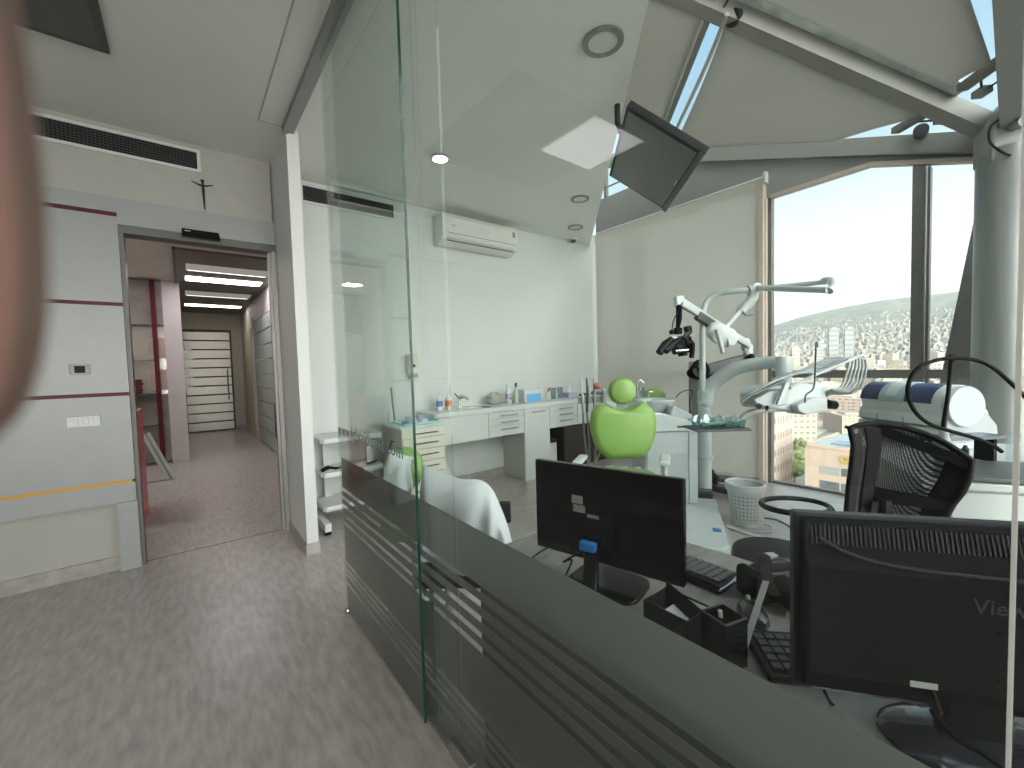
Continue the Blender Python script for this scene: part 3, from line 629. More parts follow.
small('spray_bottle', B().lathe([(.001, 0), (.025, 0), (.025, .10), (.01, .13), (.01, .16), (.001, .16)], (1.60, 4.02, .857)), WPL, 'white bottle at the back left corner of the cart', 'bottle')

# trolley with shelves
tz = thing('mobile_trolley', 'white mobile trolley with three shelves behind the glass door leaf', 'trolley', (1.15, 4.0, 0))
for z in (.80, .50, .20): obj('shelf', B().prism([(.905, 3.88), (.93, 3.85), (1.44, 3.85), (1.46, 3.88), (1.46, 4.22), (.905, 4.22)], z-.045, z), WPL, tz, bev=.008)
obj('post', B().box(1.33, 3.95, .05, 1.38, 4.0, .80), WPL, tz); obj('post', B().box(1.0, 4.18, .05, 1.06, 4.22, .80), WPL, tz)
for x in (.87, 1.42): obj('foot_bar', B().box(x, 3.70, .035, x+.055, 4.2, .105), WPL, tz, bev=.004); obj('castor', B().cyl((x+.005, 3.73, .028), (x+.05, 3.73, .028), .028), BLK, tz)
small('cable_connector', B().tube(smooth_pts([(.92, 3.92, .515), (.98, 3.94, .53), (1.05, 3.93, .515), (1.2, 3.97, .52), (1.32, 3.93, .51), (1.42, 3.95, .52)]), [.018]*7+[.012]*6+[.008]*18), RUB, 'black cable and plug lying on the middle trolley shelf', 'cable')
small('handpiece_rest', B().box(1.15, 3.9, .50, 1.3, 4.0, .54), mat('pale_pad', (.6, .6, .56), .6), 'pale instrument box lying on the middle trolley shelf', 'box')

# soap dispenser, AC
p = PX(410, 365, y=YW)
s = thing('soap_dispenser', 'cream wall soap dispenser above the cart on the back wall', 'dispenser', (p.x, YW-.05, p.z))
obj('body', B().box(p.x-.055, YW-.10, p.z-.10, p.x+.055, YW, p.z+.12), mat('dispenser_cream', (.62, .60, .48), .35), s, bev=.02, seg=3)
obj('viewing_window', B().cyl((p.x, YW-.104, p.z-.01), (p.x, YW-.095, p.z-.01), .017), BLK, s); obj('nozzle', B().box(p.x-.04, YW-.11, p.z-.135, p.x+.04, YW-.02, p.z-.105), MGREY, s, bev=.005)
ac = thing('air_conditioner', 'white split air conditioner high on the back wall', 'air conditioner', (2.72, YW-.12, 2.75))
x0, x1 = 2.29, 3.34
yA = YW-.24
b = B(); b.prism([(yA, 2.86), (yA+.035, 2.80), (yA+.12, 2.765), (YW-.01, 2.765), (YW-.01, 3.09), (yA+.03, 3.09), (yA, 3.04)], x0, x1, Matrix(((0, 0, 1, 0), (1, 0, 0, 0), (0, 1, 0, 0), (0, 0, 0, 1))))
obj('body', b, mat('ac_white', (.66, .67, .63), .35), ac, bev=.012, seg=3)
b = B(); b.bar((x0+.05, yA+.012, 2.825), (x1-.05, yA+.012, 2.825), .012, .05, (0, .6, 1)); obj('louvre', b, WPL, ac)
b = B(); b.box(x0+.04, yA-.001, 2.868, x1-.04, yA+.004, 2.873); b.box(x0+.06, yA+.03, 2.79, x1-.06, yA+.04, 2.797); obj('seam', b, DGREY, ac)
obj('display', B().box(x1-.09, yA-.002, 2.96, x1-.05, yA+.004, 3.02), mat('display_grey', (.2, .22, .2), .3), ac)
obj('logo', B().box(x0+.10, yA-.002, 2.95, x0+.16, yA+.001, 2.96), MGREY, ac)

# ---------------------------------------------------------------- items on the worktop
Z = .926
def pump(x, y, col, label, h=.17):
    s = thing('pump_bottle', label, 'bottle', (x, y, Z))
    obj('bottle', B().lathe([(.001, 0), (.034, 0), (.036, h*.75), (.015, h*.9), (.015, h), (.001, h)], (x, y, Z)), WPL, s, smooth=True)
    obj('label_band', B().lathe([(.0345, h*.25), (.0375, h*.25), (.0378, h*.62), (.0355, h*.62), (.0345, h*.25)], (x, y, Z)), col, s, smooth=True)
    obj('pump', B().tube([(x, y, Z+h), (x, y, Z+h+.05), (x+.05, y, Z+h+.05)], .006), WPL, s)
pump(2.20, 4.10, mat('label_blue', (.10, .22, .45), .4), 'white pump bottle with blue label beside the sink')
pump(2.29, 4.06, mat('label_orange', (.70, .16, .04), .4), 'white pump bottle with orange label beside the sink')
s = thing('tap', 'chrome mixer tap behind the round sink', 'tap', (2.50, 4.17, Z))
obj('spout', B().tube(smooth_pts([(2.50, 4.17, Z), (2.50, 4.17, Z+.10), (2.50, 4.12, Z+.14), (2.52, 4.02, Z+.10)]), .012), STEEL, s, smooth=True)
obj('lever', B().tube([(2.50, 4.17, Z+.10), (2.44, 4.18, Z+.17)], .007), DGREY, s); obj('lever', B().tube([(2.50, 4.17, Z+.10), (2.60, 4.18, Z+.12)], .007), DGREY, s)
random.seed(3)
b = B(); b.sphere((2.98, 4.13, Z+.07), .075, (1.7, .8, 1.0), 14)
for v in b.bm.verts: v.co += Vector((random.uniform(-.014, .014), random.uniform(-.012, .012), random.uniform(-.012, .012) if v.co.z > Z+.02 else 0))
for v in b.bm.verts: v.co.z = max(v.co.z, Z+.001)
tag(obj('plastic_bag', b, cloth('grey_bag', (.55, .53, .50), .6, .3, .1)), 'crumpled pale grey plastic bag on the worktop', 'bag')
def bottle(x, y, r, h, m_, capm, label, caph=.03):
    s = thing('bottle', label, 'bottle', (x, y, Z))
    obj('body', B().lathe([(.001, 0), (r, 0), (r, h*.7), (r*.45, h*.85), (r*.45, h), (.001, h)], (x, y, Z)), m_, s, smooth=True)
    obj('cap', B().lathe([(.001, h), (r*.6, h), (r*.6, h+caph), (.001, h+caph)], (x, y, Z)), capm, s)
bottle(3.17, 4.12, .035, .20, WPL, WPL, 'white bottle with small lilac label next to the bag')
obj('label_patch', B().lathe([(.0352, .06), (.037, .06), (.037, .12), (.0352, .12), (.0352, .06)], (3.17, 4.12, Z)), MATS['lilac'], bpy.data.objects['bottle'])
bottle(3.27, 4.08, .028, .20, mat('clear_green_bottle', (.45, .55, .48), .15), mat('green_cap', (.01, .10, .05), .4), 'slender bottle with dark green cap on the worktop', .05)
bottle(3.11, 4.0, .02, .06, WPL, BLK, 'tiny bottle with black cap in front of the bag', .015)
s = thing('tissue_box', 'white cardboard box with bright blue front on the worktop', 'box', (3.48, 4.08, Z))
obj('carton', B().box(3.34, 4.0, Z, 3.62, 4.16, Z+.16), WPL, s, bev=.003); obj('front_label', B().box(3.37, 3.997, Z+.005, 3.61, 4.0, Z+.10), mat('sky_blue', (.12, .42, .75), .4), s)
tag(obj('spray_tube', B().lathe([(.001, 0), (.03, 0), (.03, .14), (.012, .17), (.001, .17)], (3.70, 4.12, Z)), WPL, smooth=True), 'white tube standing right of the blue fronted box', 'tube')
s = thing('trigger_bottle', 'small white bottle with red spout right of the blue fronted box', 'bottle', (3.76, 4.02, Z)); obj('body', B().lathe([(.001, 0), (.025, 0), (.025, .11), (.001, .11)], (3.76, 4.02, Z)), WPL, s, smooth=True); obj('red_spout', B().bar((3.76, 4.02, Z+.10), (3.79, 4.02, Z+.16), .02, .02), mat('red_plastic', (.6, .03, .03), .4), s)
for x, lab in ((3.93, 'clear acrylic tumbler, left of a pair on the worktop'), (4.06, 'clear acrylic tumbler, right of a pair on the worktop')):
    tag(obj('acrylic_tumbler', B().lathe([(.03, 0), (.042, .15), (.040, .15), (.029, .004), (.001, .004), (.001, 0), (.03, 0)], (x, 4.10, Z)), CLEARP, smooth=True), lab, 'tumbler')
s = thing('wipes_tub', 'white dispenser with purple blue film at the right of the worktop', 'dispenser', (4.22, 4.06, Z)); obj('tub', B().box(4.13, 4.0, Z, 4.31, 4.14, Z+.07), mat('pale_violet', (.40, .42, .62), .4), s, bev=.01); obj('tissue', B().prism([(0, 0), (.05, 0), (.0, .14)], 0, .01, Matrix(((1, 0, 0, 4.2), (0, 0, 1, 4.07), (0, 1, 0, Z+.07), (0, 0, 0, 1)))), COATM, s)
s = thing('protective_glasses', 'black and yellow protective glasses on the worktop', 'glasses', (4.42, 4.0, Z))
obj('frame', B().tube(smooth_pts([(4.33, 4.0, Z+.02), (4.38, 3.97, Z+.05), (4.43, 3.96, Z+.03), (4.48, 3.97, Z+.05), (4.53, 4.0, Z+.02)]), .014), BLK, s); obj('lens', B().sphere((4.43, 3.955, Z+.035), .02), mat('amber', (.55, .50, .10), .2), s)

# ================================================================== dental chair
UD = 3.30
Ob = P(623, 431.5, UD)                    # middle of the backrest
fw = Vector((-.86, -.51, 0)).normalized(); rg_ = Vector((fw.y*-1*-1, 0, 0))
rg_ = Vector((-fw.y, fw.x, 0))*1.0      # to the camera's right
if rg_.dot(R_) < 0: rg_ = -rg_
def CH(f, r, z): return Vector((Ob.x, Ob.y, 0)) + fw*f + rg_*r + Vector((0, 0, z))
dc = thing('dental_chair', 'bright green upholstered dental chair with white arms', 'dental chair', CH(.1, 0, 0))
k_ = .00165
# backrest faces the camera: local x = right, y = depth (towards viewer), z up
vd = Vector((-F_.x, -F_.y, 0)).normalized(); vr = Vector((R_.x, R_.y, 0)).normalized()
lean = Vector((0, 0, 1)) - vd*.05
Mb = Matrix((vr, vd, lean)).transposed().to_4x4(); Mb.translation = Ob
oc = [(150, 360), (158, 335), (175, 315), (195, 306), (215, 305), (255, 325), (300, 335), (345, 325), (385, 305), (405, 303), (430, 318), (450, 345), (460, 380), (462, 410), (455, 460), (445, 490), (425, 530), (400, 556), (370, 565), (240, 565), (205, 548), (180, 525), (160, 485), (147, 430), (145, 390)]
oc = [((x-303)*k_, -(y-440)*k_*1.02) for x, y in oc][::-1]
oc = [(p.x, p.y) for p in smooth_pts([(x, z, 0) for x, z in oc+oc[:1]], 3)[:-1]]
b = B(); b.pillow(oc, Mb, .07, .5); obj('backrest', b, GREEN, dc, smooth=True)
hc = [(.111*math.cos(t*PI/16)*(1-.015*math.cos(4*t*PI/16)), .322+.106*math.sin(t*PI/16)*(1-.015*math.cos(4*t*PI/16))) for t in range(32)]
b = B(); b.pillow(hc, Mb, .06, .6); obj('headrest', b, GREEN, dc, smooth=True)
b = B(); b.obox(Mb @ Vector((0, -.03, .20)), vr, vd, lean, .035, .012, .12); obj('headrest_stem', b, MGREY, dc)
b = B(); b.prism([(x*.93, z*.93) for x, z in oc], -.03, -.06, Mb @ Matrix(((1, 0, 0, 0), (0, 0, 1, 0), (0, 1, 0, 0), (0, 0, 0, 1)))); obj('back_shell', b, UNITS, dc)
sc0 = CH(.20, -.01, .515)
so_ = []
for f, r in ((-.28, -.2), (-.29, -.1), (-.29, .1), (-.28, .2), (-.2, .26), (.1, .27), (.35, .25), (.9, .20), (1.0, .14), (1.03, 0), (1.0, -.14), (.9, -.20), (.35, -.25), (.1, -.27), (-.2, -.26)): so_.append((f, r))
Ms = Matrix((fw, Vector((0, 0, 1)), rg_)).transposed().to_4x4(); Ms.translation = sc0
b = B(); b.pillow(so_, Ms, .05, 1.0); obj('seat', b, GREEN, dc, smooth=True)
for r in (-.12, .0, .10): obj('back_support', B().cyl(CH(-.02, r, .30), CH(-.05, r, .56), .028), UNITW, dc, smooth=True)
obj('seat_base', B().prism([(-.3, -.16), (.5, -.16), (.5, .16), (-.3, .16)], 0, .16, Matrix(((fw.x, rg_.x, 0, sc0.x), (fw.y, rg_.y, 0, sc0.y), (0, 0, 1, .26), (0, 0, 0, 1)))), UNITW, dc, bev=.03)
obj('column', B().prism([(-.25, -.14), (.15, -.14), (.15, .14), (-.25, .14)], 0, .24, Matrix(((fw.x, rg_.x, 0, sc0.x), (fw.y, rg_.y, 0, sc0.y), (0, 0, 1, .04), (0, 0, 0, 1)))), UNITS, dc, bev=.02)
for px_, D_ in ((580, 3.2), (665, 3.0)):
    a_ = P(px_, 460, D_)
    obj('armrest', B().obox(a_, fw, rg_, Vector((0, 0, 1)), .13, .035, .018), UNITW, dc, bev=.014, seg=3)
    obj('armrest_post', B().tube([a_, a_-Vector((0, 0, .16))-fw*.02, a_-Vector((0, 0, .24))+(CH(.2, 0, a_.z)-a_)*.6], .02), UNITW, dc, smooth=True)
pl = []
for f, r in ((-.94, .74), (.12, .74), (.20, .70), (.22, .40), (.5, .2), (.5, -.25), (-.9, -.3)): q = CH(f, r, 0); pl.append((q.x, q.y))
obj('floor_plate', B().prism(pl, .005, .085), UNITW, dc, bev=.02, seg=3)
q = P(717, 530, 3.0); qz = PX(717, 530, z=.088)
obj('blue_sticker', B().obox(qz, fw, rg_, Vector((0, 0, 1)), .035, .03, .001), mat('sticker_blue', (.03, .17, .42), .4), dc)

# unit box, post, bowl
du = thing('dental_unit', 'white dental unit cabinet with tall post, arms and spittoon bowl', 'dental unit', P(677, 470, 3.9)*1)
du.location.z = 0
c0 = P(650, 430, 3.78); c1 = P(698, 430, 3.78); c2 = P(706, 430, 4.0)
ux = Vector((c1.x-c0.x, c1.y-c0.y, 0)).normalized(); uy = Vector((-ux.y, ux.x, 0)); L_ = (Vector((c1.x-c0.x, c1.y-c0.y, 0))).length
def UN(a, d, z): return Vector((c0.x, c0.y, 0)) + ux*a + uy*d + Vector((0, 0, z))
MU = Matrix((ux, uy, Vector((0, 0, 1)))).transposed().to_4x4(); MU.translation = Vector((c0.x, c0.y, 0))
obj('housing', B().box(-.05, 0, .085, L_, .42, .76, MU), UNITW, du, bev=.012)
MT = MU @ Matrix(((1, 0, 0, 0), (0, 0, 1, 0), (0, 1, 0, 0), (0, 0, 0, 1)))
obj('top_cover', B().prism([(-.10, .66+.1), (L_+.015, .76), (L_+.03, .80), (L_-.06, .85), (.10, .93), (-.12, .94)], -.03, .44, MT), UNITW, du, bev=.012)
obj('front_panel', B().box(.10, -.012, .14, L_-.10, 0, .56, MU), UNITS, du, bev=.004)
obj('panel_latch', B().box(.14, -.02, .50, .18, -.012, .51, MU), MGREY, du)
b = B(); b.box(L_-.088, -.006, .09, L_-.082, 0, .75, MU); b.box(-.04, -.006, .09, -.025, 0, .75, MU); obj('seam', b, MGREY, du)
obj('vent_slot', B().box(L_-.20, -.035, .795, L_-.07, -.028, .812, MU), DGREY, du)
obj('control_block', B().prism([(L_-.25, .84), (L_-.0, .80), (L_-.03, .90), (L_-.20, .99)], .05, .22, MT), UNITS, du, bev=.01)
pb = P(705, 480, 4.15); pb.z = .085
pt = P(704, 395, 4.15)
obj('post', B().tube([(pb.x, pb.y, .085), (pb.x, pb.y, pt.z+.05)], .062, 24), UNITW, du, smooth=True)
obj('post_collar', B().tube([(pb.x, pb.y, .42), (pb.x, pb.y, .45)], .078, 24), UNITS, du, smooth=True)
am = smooth_pts([Vector((pb.x, pb.y, pt.z-.10)), P(712, 385, 4.1), P(735, 369, 3.95), P(765, 363, 3.75), P(783, 363, 3.6)])
n_ = len(am); obj('delivery_arm', B().tube(am, [.074-.022*i/n_ for i in range(n_)], 16), UNITW, du, smooth=True)
obj('arm_knuckle', B().tube([P(784, 357, 3.6), P(784, 370, 3.6), P(784, 392, 3.6)], [.065, .065, .05], 18), UNITW, du, smooth=True)
# light pole
lpz = smooth_pts([P(702.5, 410, 4.1), P(702.5, 360, 4.1), P(702.5, 322, 4.1), P(706, 303, 4.1), P(718, 294, 4.05), P(735, 291, 3.95), P(750, 290, 3.9)])
obj('lamp_pole', B().tube(lpz, .028, 14), UNITW, du, smooth=True)
ol = thing('operating_lamp', 'white dental lamp on a folding double arm above the unit', 'lamp', P(753, 290, 3.9))
obj('elbow', B().tube(smooth_pts([P(748, 290, 3.9), P(755, 289, 3.9), P(758, 287, 3.85)]), .042, 14), UNITW, ol, smooth=True)
for a_, c_, r_ in (((758, 288, 3.85), (828, 290, 3.2), .025), ((765, 288, 3.75), (826, 282, 3.4), .02)): obj('arm_rod', B().tube([P(*a_), P(*c_)], r_, 12), UNITW, ol, smooth=True)
obj('arm_end', B().tube(smooth_pts([P(824, 281, 3.4), P(831, 281, 3.3), P(833, 286, 3.22), P(829, 291, 3.2)]), .03, 12), UNITW, ol, smooth=True)
obj('drop_arm', B().tube(smooth_pts([P(753, 292, 3.9), P(752, 300, 3.88), P(744, 308, 3.85), P(741, 312, 3.85)]), .045, 12), UNITS, ol, smooth=True)
obj('drop_arm_lower', B().tube([P(742, 309, 3.85), P(722, 331, 3.75)], .022, 10), UNITW, ol, smooth=True)
b = B(); b.tube([P(745, 308, 3.85), P(745, 315, 3.85), P(755, 314, 3.8)], [.015, .015, .006]); obj('lever', b, UNITS, ol, smooth=True)
hd = P(722, 334, 3.75)
Mh = frame_M(hd, (R_*.8-U_*.55), (R_*.5+U_*.7-F_*.3))
b = B(); b.pillow([(-.14, -.03), (-.12, -.08), (-.02, -.10), (.10, -.09), (.15, -.03), (.14, .05), (.06, .09), (-.08, .07), (-.14, .03)], Mh @ Matrix(((1, 0, 0, 0), (0, 0, 1, 0), (0, 1, 0, 0), (0, 0, 0, 1))), .045, 1.); obj('lamp_head', b, mat('lamp_white', (.62, .65, .65), .3), ol, smooth=True)
obj('grip_handle', B().tube([P(717, 330, 3.68), P(721, 345, 3.62), P(723, 353, 3.6)], [.022, .02, .018]), UNITS, ol, smooth=True); obj('grip_handle', B().tube([P(728, 338, 3.72), P(730, 346, 3.7)], .014), UNITW, ol, smooth=True)
# delivery head
hw = thing('delivery_head', 'white instrument delivery head with looping grey handpiece hoses', 'instrument unit', P(780, 395, 3.3))
def slab(pts, D, th, m_, name, par, bev=.01):
    a_ = [P(x, y, D) for x, y in pts]; c_ = [p+F_*th for p in a_]; b = B(); b.rings([a_, c_]); return obj(name, b, m_, par, bev=bev, seg=3)
slab([(758, 393), (768, 386), (805, 383), (826, 385), (828, 405), (822, 411), (800, 412), (760, 408)], 3.25, .28, UNITW, 'body', hw, .02)
slab([(797, 405), (812, 398), (828, 397), (828, 411), (806, 415), (798, 411)], 3.18, .22, UNITS, 'lower_block', hw, .012)
slab([(754, 400), (770, 391), (790, 389), (787, 405), (770, 408), (757, 405)], 3.1, .18, UNITS, 'holder_plate', hw, .01)
slab([(786, 382), (791, 383), (781, 404), (777, 405)], 3.05, .03, UNITW, 'handle_grip', hw, .006)
obj('knob', B().cyl(P(759, 406, 3.08), P(759, 406, 3.14), .02), DGREY, hw); obj('knob', B().cyl(P(767, 407, 3.08), P(767, 409, 3.14), .012), BLK, hw)
obj('side_port', B().cyl(P(827, 404, 3.25), P(834, 405, 3.3), .035), BLK, hw, smooth=True)
for k in range(6):
    o_ = k*1.9; D0 = 3.0+.05*k
    pts = [P(742+o_*1.2, 400-o_*.6, D0), P(752+o_, 393-o_*.55, D0), P(775+o_*.6, 381-o_*.45, D0), P(800+o_*.5, 373-o_*.4, D0+.1), P(825+o_*.4, 372-o_*.9-k, D0+.2), P(845+o_*.5, 362-o_*.4, D0+.2), P(850+o_*1.6, 358+o_*.25, D0+.2), P(846+o_*1.8, 376+o_*.7, D0+.2), P(840+o_*1.3, 388+o_*.5, D0+.2), P(831, 390+o_*.4, D0+.2), P(826, 392+o_*.5, 3.35)]
    obj('hose', B().tube(smooth_pts(pts, 5), .009, 8), mat('hose_grey', (.30, .33, .33), .4), hw, smooth=True)
    obj('handpiece', B().tube([P(741+o_*1.2, 402-o_*.6, D0-.01), P(750+o_*1.1, 396-o_*.6, D0-.01), P(775+o_*.8, 385-o_*.6, D0-.01)], [.010, .012, .009], 10), mat('handpiece_grey', (.10, .12, .12), .3, .5), hw, smooth=True)
    obj('whip_arm', B().tube([P(790+o_, 388-k*.9, D0+.1), P(815+o_, 375-k*1.6, D0+.15), P(851+o_*1.5, 360-k*1.2, D0+.2)], .010, 8), UNITS, hw, smooth=True)
obj('antenna_rod', B().tube(smooth_pts([P(805, 403, 3.1), P(806, 395, 3.1), P(813, 389, 3.1), P(815, 375, 3.1), P(816, 345, 3.1), P(817, 343, 3.1), P(818, 347, 3.1)]), .006), DGREY, hw)
obj('tray_arm', B().tube(smooth_pts([P(741, 420, 3.25), P(745, 415, 3.25), P(757, 411, 3.28), P(780, 409, 3.3), P(794, 409, 3.3)]), .022, 12), UNITS, hw, smooth=True)
ty = thing('blue_wrapped_tray', 'instrument tray wrapped in pale blue film in front of the post', 'tray', P(716, 426, 3.2))
zt = P(716, 428, 3.2).z
c_ = P(716, 428, 3.2); tx = vr; tyv = Vector((-vr.y, vr.x, 0))
b = B(); b.obox((c_.x, c_.y, zt), tx, tyv, Vector((0, 0, 1)), .20, .13, .008); obj('tray_base', b, DGREY, ty, bev=.004)
b = B()
n1, n2 = 14, 8; g = [[b.bm.verts.new(Vector((c_.x, c_.y, zt+.012)) + tx*(-.19+.38*i/n1) + tyv*(-.13+.26*j/n2) + Vector((0, 0, (.045 if j in (0, n2) or i in (0, n1) else 0)+random.uniform(0, .035)))) for j in range(n2+1)] for i in range(n1+1)]
for i in range(n1):
    for j in range(n2): b.bm.faces.new((g[i][j], g[i+1][j], g[i+1][j+1], g[i][j+1]))
o = obj('film_wrap', b, pane('blue_film', (.50, .84, .90), 2.5, .12), ty)
obj('instrument_roll', B().cyl(Vector((c_.x, c_.y, zt+.03))-tx*.08, Vector((c_.x, c_.y, zt+.03))+tx*.10, .014), mat('olive_pack', (.36, .42, .25), .5), ty)
# spittoon
sp_c = P(655, 405, 4.1)
bw = thing('spittoon_bowl', 'white rinse bowl with chrome tap beside the headrest', 'bowl', (sp_c.x, sp_c.y, sp_c.z-.10))
obj('bowl', B().lathe([(.001, -.11), (.05, -.10), (.13, -.06), (.19, .05), (.185, .06), (.17, .05), (.11, -.04), (.001, -.07)], (sp_c.x, sp_c.y, sp_c.z), 30), UNITW, bw, smooth=True)
obj('pedestal', B().cyl((sp_c.x, sp_c.y, sp_c.z-.25), (sp_c.x, sp_c.y, sp_c.z-.08), .06), UNITS, bw, smooth=True)
obj('cup_shelf', B().lathe([(.001, -.02), (.09, -.02), (.09, .02), (.001, .02)], P(642, 400, 4.05), 20), UNITW, bw, smooth=True)
obj('rinse_tap', B().tube(smooth_pts([P(637, 400, 4.1), P(637, 385, 4.1), P(640, 380, 4.1), P(644, 383, 4.1)]), .010), STEEL, bw, smooth=True)
obj('water_tap', B().tube(smooth_pts([P(649, 398, 4.2), P(649, 392, 4.2), P(653, 392, 4.2)]), .008), STEEL, bw, smooth=True)
tag(obj('rinse_cup', B().lathe([(.001, 0), (.026, 0), (.035, .09), (.033, .09), (.001, .006)], P(642, 397, 4.05)), CLEARP, smooth=True), 'clear rinse cup standing by the spittoon tap', 'cup')
# assistant side instruments
asx = thing('assistant_holder', 'grey assistant instrument holder with suction hoses left of the headrest', 'instrument holder', P(592, 398, 3.6))
slab([(579, 397), (605, 396), (607, 402), (580, 404)], 3.5, .10, UNITS, 'holder_bar', asx)
slab([(592, 391), (606, 391), (606, 395), (592, 395)], 3.5, .06, MGREY, 'keypad', asx)
obj('support_arm', B().tube([P(600, 400, 3.55), P(625, 412, 3.7), P(655, 420, 3.95)], .02), UNITS, asx)
for x0_, x1_, x2_, c_ in ((581, 584, 596, UNITS), (586.5, 588, 597, DGREY), (593.5, 595, 601, UNITS), (603, 603, 598, UNITW)):
    obj('suction_tube', B().tube([P(x0_, 378 if x0_ < 600 else 388, 3.48), P(x0_+1, 390, 3.48), P(x1_-1, 412, 3.5)], [.006, .012, .010]), c_, asx, smooth=True)
    obj('hose', B().tube(smooth_pts([P(x1_-1, 412, 3.5), P(x1_+1, 440, 3.5), P(x2_-6, 475, 3.5), P(x2_, 500, 3.5), P(x2_+18, 495, 3.6)]), .009), MATS['hose_grey'], asx, smooth=True)
obj('burner_tip', B().sphere(P(597, 386, 3.46), .03), mat('orange_tip', (.5, .18, .12), .5), asx)
# operator stool behind
gs = thing('operator_stool', 'green operator stool back half hidden behind the spittoon', 'stool', P(656, 470, 4.6)); gp = P(654, 396, 4.6); gs.location = (gp.x, gp.y, 0)
obj('backrest', B().pillow([(.13*math.cos(t*PI/8), .09*math.sin(t*PI/8)) for t in range(16)], Matrix.Translation(gp) @ Matrix((vr, vd, Vector((0, 0, 1)))).transposed().to_4x4(), .03), GREEN, gs, smooth=True)
obj('column', B().cyl((gp.x, gp.y, .08), (gp.x, gp.y, gp.z-.05), .02), STEEL, gs); obj('seat', B().lathe([(.001, 0), (.17, 0), (.18, .04), (.16, .07), (.001, .075)], (gp.x-.12, gp.y-.1, .55)), GREEN, gs, smooth=True)
for k in range(5): obj('leg', B().bar((gp.x, gp.y, .08), (gp.x+.25*math.cos(k*1.257), gp.y+.25*math.sin(k*1.257), .04), .03, .025), STEEL, gs)

# ================================================================== microscope on its stand
ms = thing('surgical_microscope', 'black dental microscope on a white spring arm and grey floor stand', 'microscope', (4.42, 2.45, 0))
mb = P(697, 430, 4.4)
obj('stand_column', B().box(mb.x-.06, mb.y-.06, .12, mb.x+.06, mb.y+.06, P(697, 361, 4.4).z), mat('stand_grey', (.36, .37, .36), .4), ms, bev=.01)
b = B(); b.bar((mb.x-.35, mb.y-.25, .09), (mb.x+.35, mb.y+.15, .09), .16, .09); b.bar(PX(705, 485, z=.08), PX(752, 495, z=.08), .14, .07); b.bar(PX(712, 478, z=.08), PX(760, 482, z=.08), .16, .05); obj('stand_foot', b, DGREY, ms, bev=.02)
for c_ in (PX(714, 480, z=.05), (mb.x-.35, mb.y-.25, .05), PX(706, 498, z=.04)): obj('castor', B().tube([(c_[0]-.02, c_[1], .04), (c_[0]+.02, c_[1], .04)], .04, 14), BLK, ms)
obj('brake_lever', B().tube(smooth_pts([P(711, 470, 4.3), P(712, 474, 4.3), P(716, 478, 4.3), P(714, 484, 4.3)]), .03), BLK, ms)
slab([(699, 367), (747, 354), (750, 363), (702, 377)], 4.25, .12, mat('black_arm_box', (.05, .055, .06), .4), 'horizontal_arm', ms, .01)
obj('arm_badge', B().obox(P(738, 362.5, 4.245), vr, F_, U_, .03, .002, .008), MGREY, ms)
obj('joint', B().tube([P(748, 354, 4.25), P(748, 345, 4.25)], .045, 14), UNITW, ms, smooth=True); obj('joint_knob', B().sphere(P(751, 357, 4.22), .035), BLK, ms, smooth=True)
slab([(745, 338), (750, 338), (750, 350), (745, 350)], 4.22, .08, UNITW, 'arm_bracket', ms)
for o_, m_ in ((0, UNITW), (4, UNITS)):
    obj('spring_arm', B().bar(P(681, 300+o_, 4.0-o_*.005), P(749, 344+o_*.6, 4.22), .05, .045), m_, ms, bev=.01)
obj('arm_cover', B().bar(P(697, 315, 4.03), P(712, 325, 4.08), .07, .08), DGREY, ms, bev=.01)
slab([(676, 296), (684, 295), (686, 305), (677, 306)], 3.98, .08, UNITW, 'elbow', ms)
obj('drop_tube', B().tube([P(679, 305, 4.0), P(679, 318, 4.0), P(677.5, 331, 4.0)], [.028, .028, .016]), BLKM, ms, smooth=True)
obj('swivel', B().tube([P(678, 328, 4.0), P(678, 334, 4.0)], .04), BLK, ms); obj('swivel_knob', B().sphere(P(671.5, 332, 4.0), .024), BLK, ms)
slab([(673, 336), (692, 336), (694, 352), (678, 354)], 3.95, .14, BLK, 'optics_body', ms, .015)
obj('zoom_knob', B().tube([P(670, 338, 3.93), P(677, 339, 3.93)], .025), WPL, ms, smooth=True)
for o_ in (0, 6): obj('eyepiece', B().tube([P(672+o_, 339+o_*.2, 3.92), P(665+o_, 345, 3.9), P(659+o_, 353-o_*.3, 3.88)], [.03, .04, .034]), BLK, ms, smooth=True)
obj('camera_module', B().tube([P(684, 338, 3.95), P(690, 331, 3.95)], .025), DGREY, ms); slab([(686, 326), (692, 325), (693, 333), (688, 334)], 3.93, .08, BLK, 'camera_head', ms)
obj('handle', B().tube(smooth_pts([P(686, 342, 3.9), P(692, 343, 3.9), P(692.5, 350, 3.9), P(691.5, 358, 3.9)]), .022), BLK, ms, smooth=True)
obj('objective', B().tube([P(682, 350, 3.95), P(683, 356, 3.95)], [.05, .04]), BLK, ms, smooth=True); obj('lens_ring', B().tube([P(676, 351, 3.9), P(688, 350, 3.9)], .012), STEEL, ms)
obj('thin_cable', B().tube(smooth_pts([P(678, 312, 3.96), P(673, 322, 3.95), P(672, 334, 3.95)]), .005), BLK, ms)
for k in range(5):
    cc = P(700, 368, 4.05); pts = [P(700+(8+k*1.2)*math.cos(t*PI/8+k), 369+(9-k*.7)*math.sin(t*PI/8+k)+k, 4.22+.02*k) for t in range(17)]
    obj('cable_coil', B().tube(pts, .008, 6), RUB, ms)
tag(obj('thin_hook_wire', B().tube(smooth_pts([P(676, 398, 4.3), P(680, 393, 4.3), P(688, 390, 4.3), P(693, 392, 4.3), P(690, 400, 4.3), P(690, 420, 4.3)]), .006), DGREY), 'thin dark bent wire beside the stand column', 'wire')

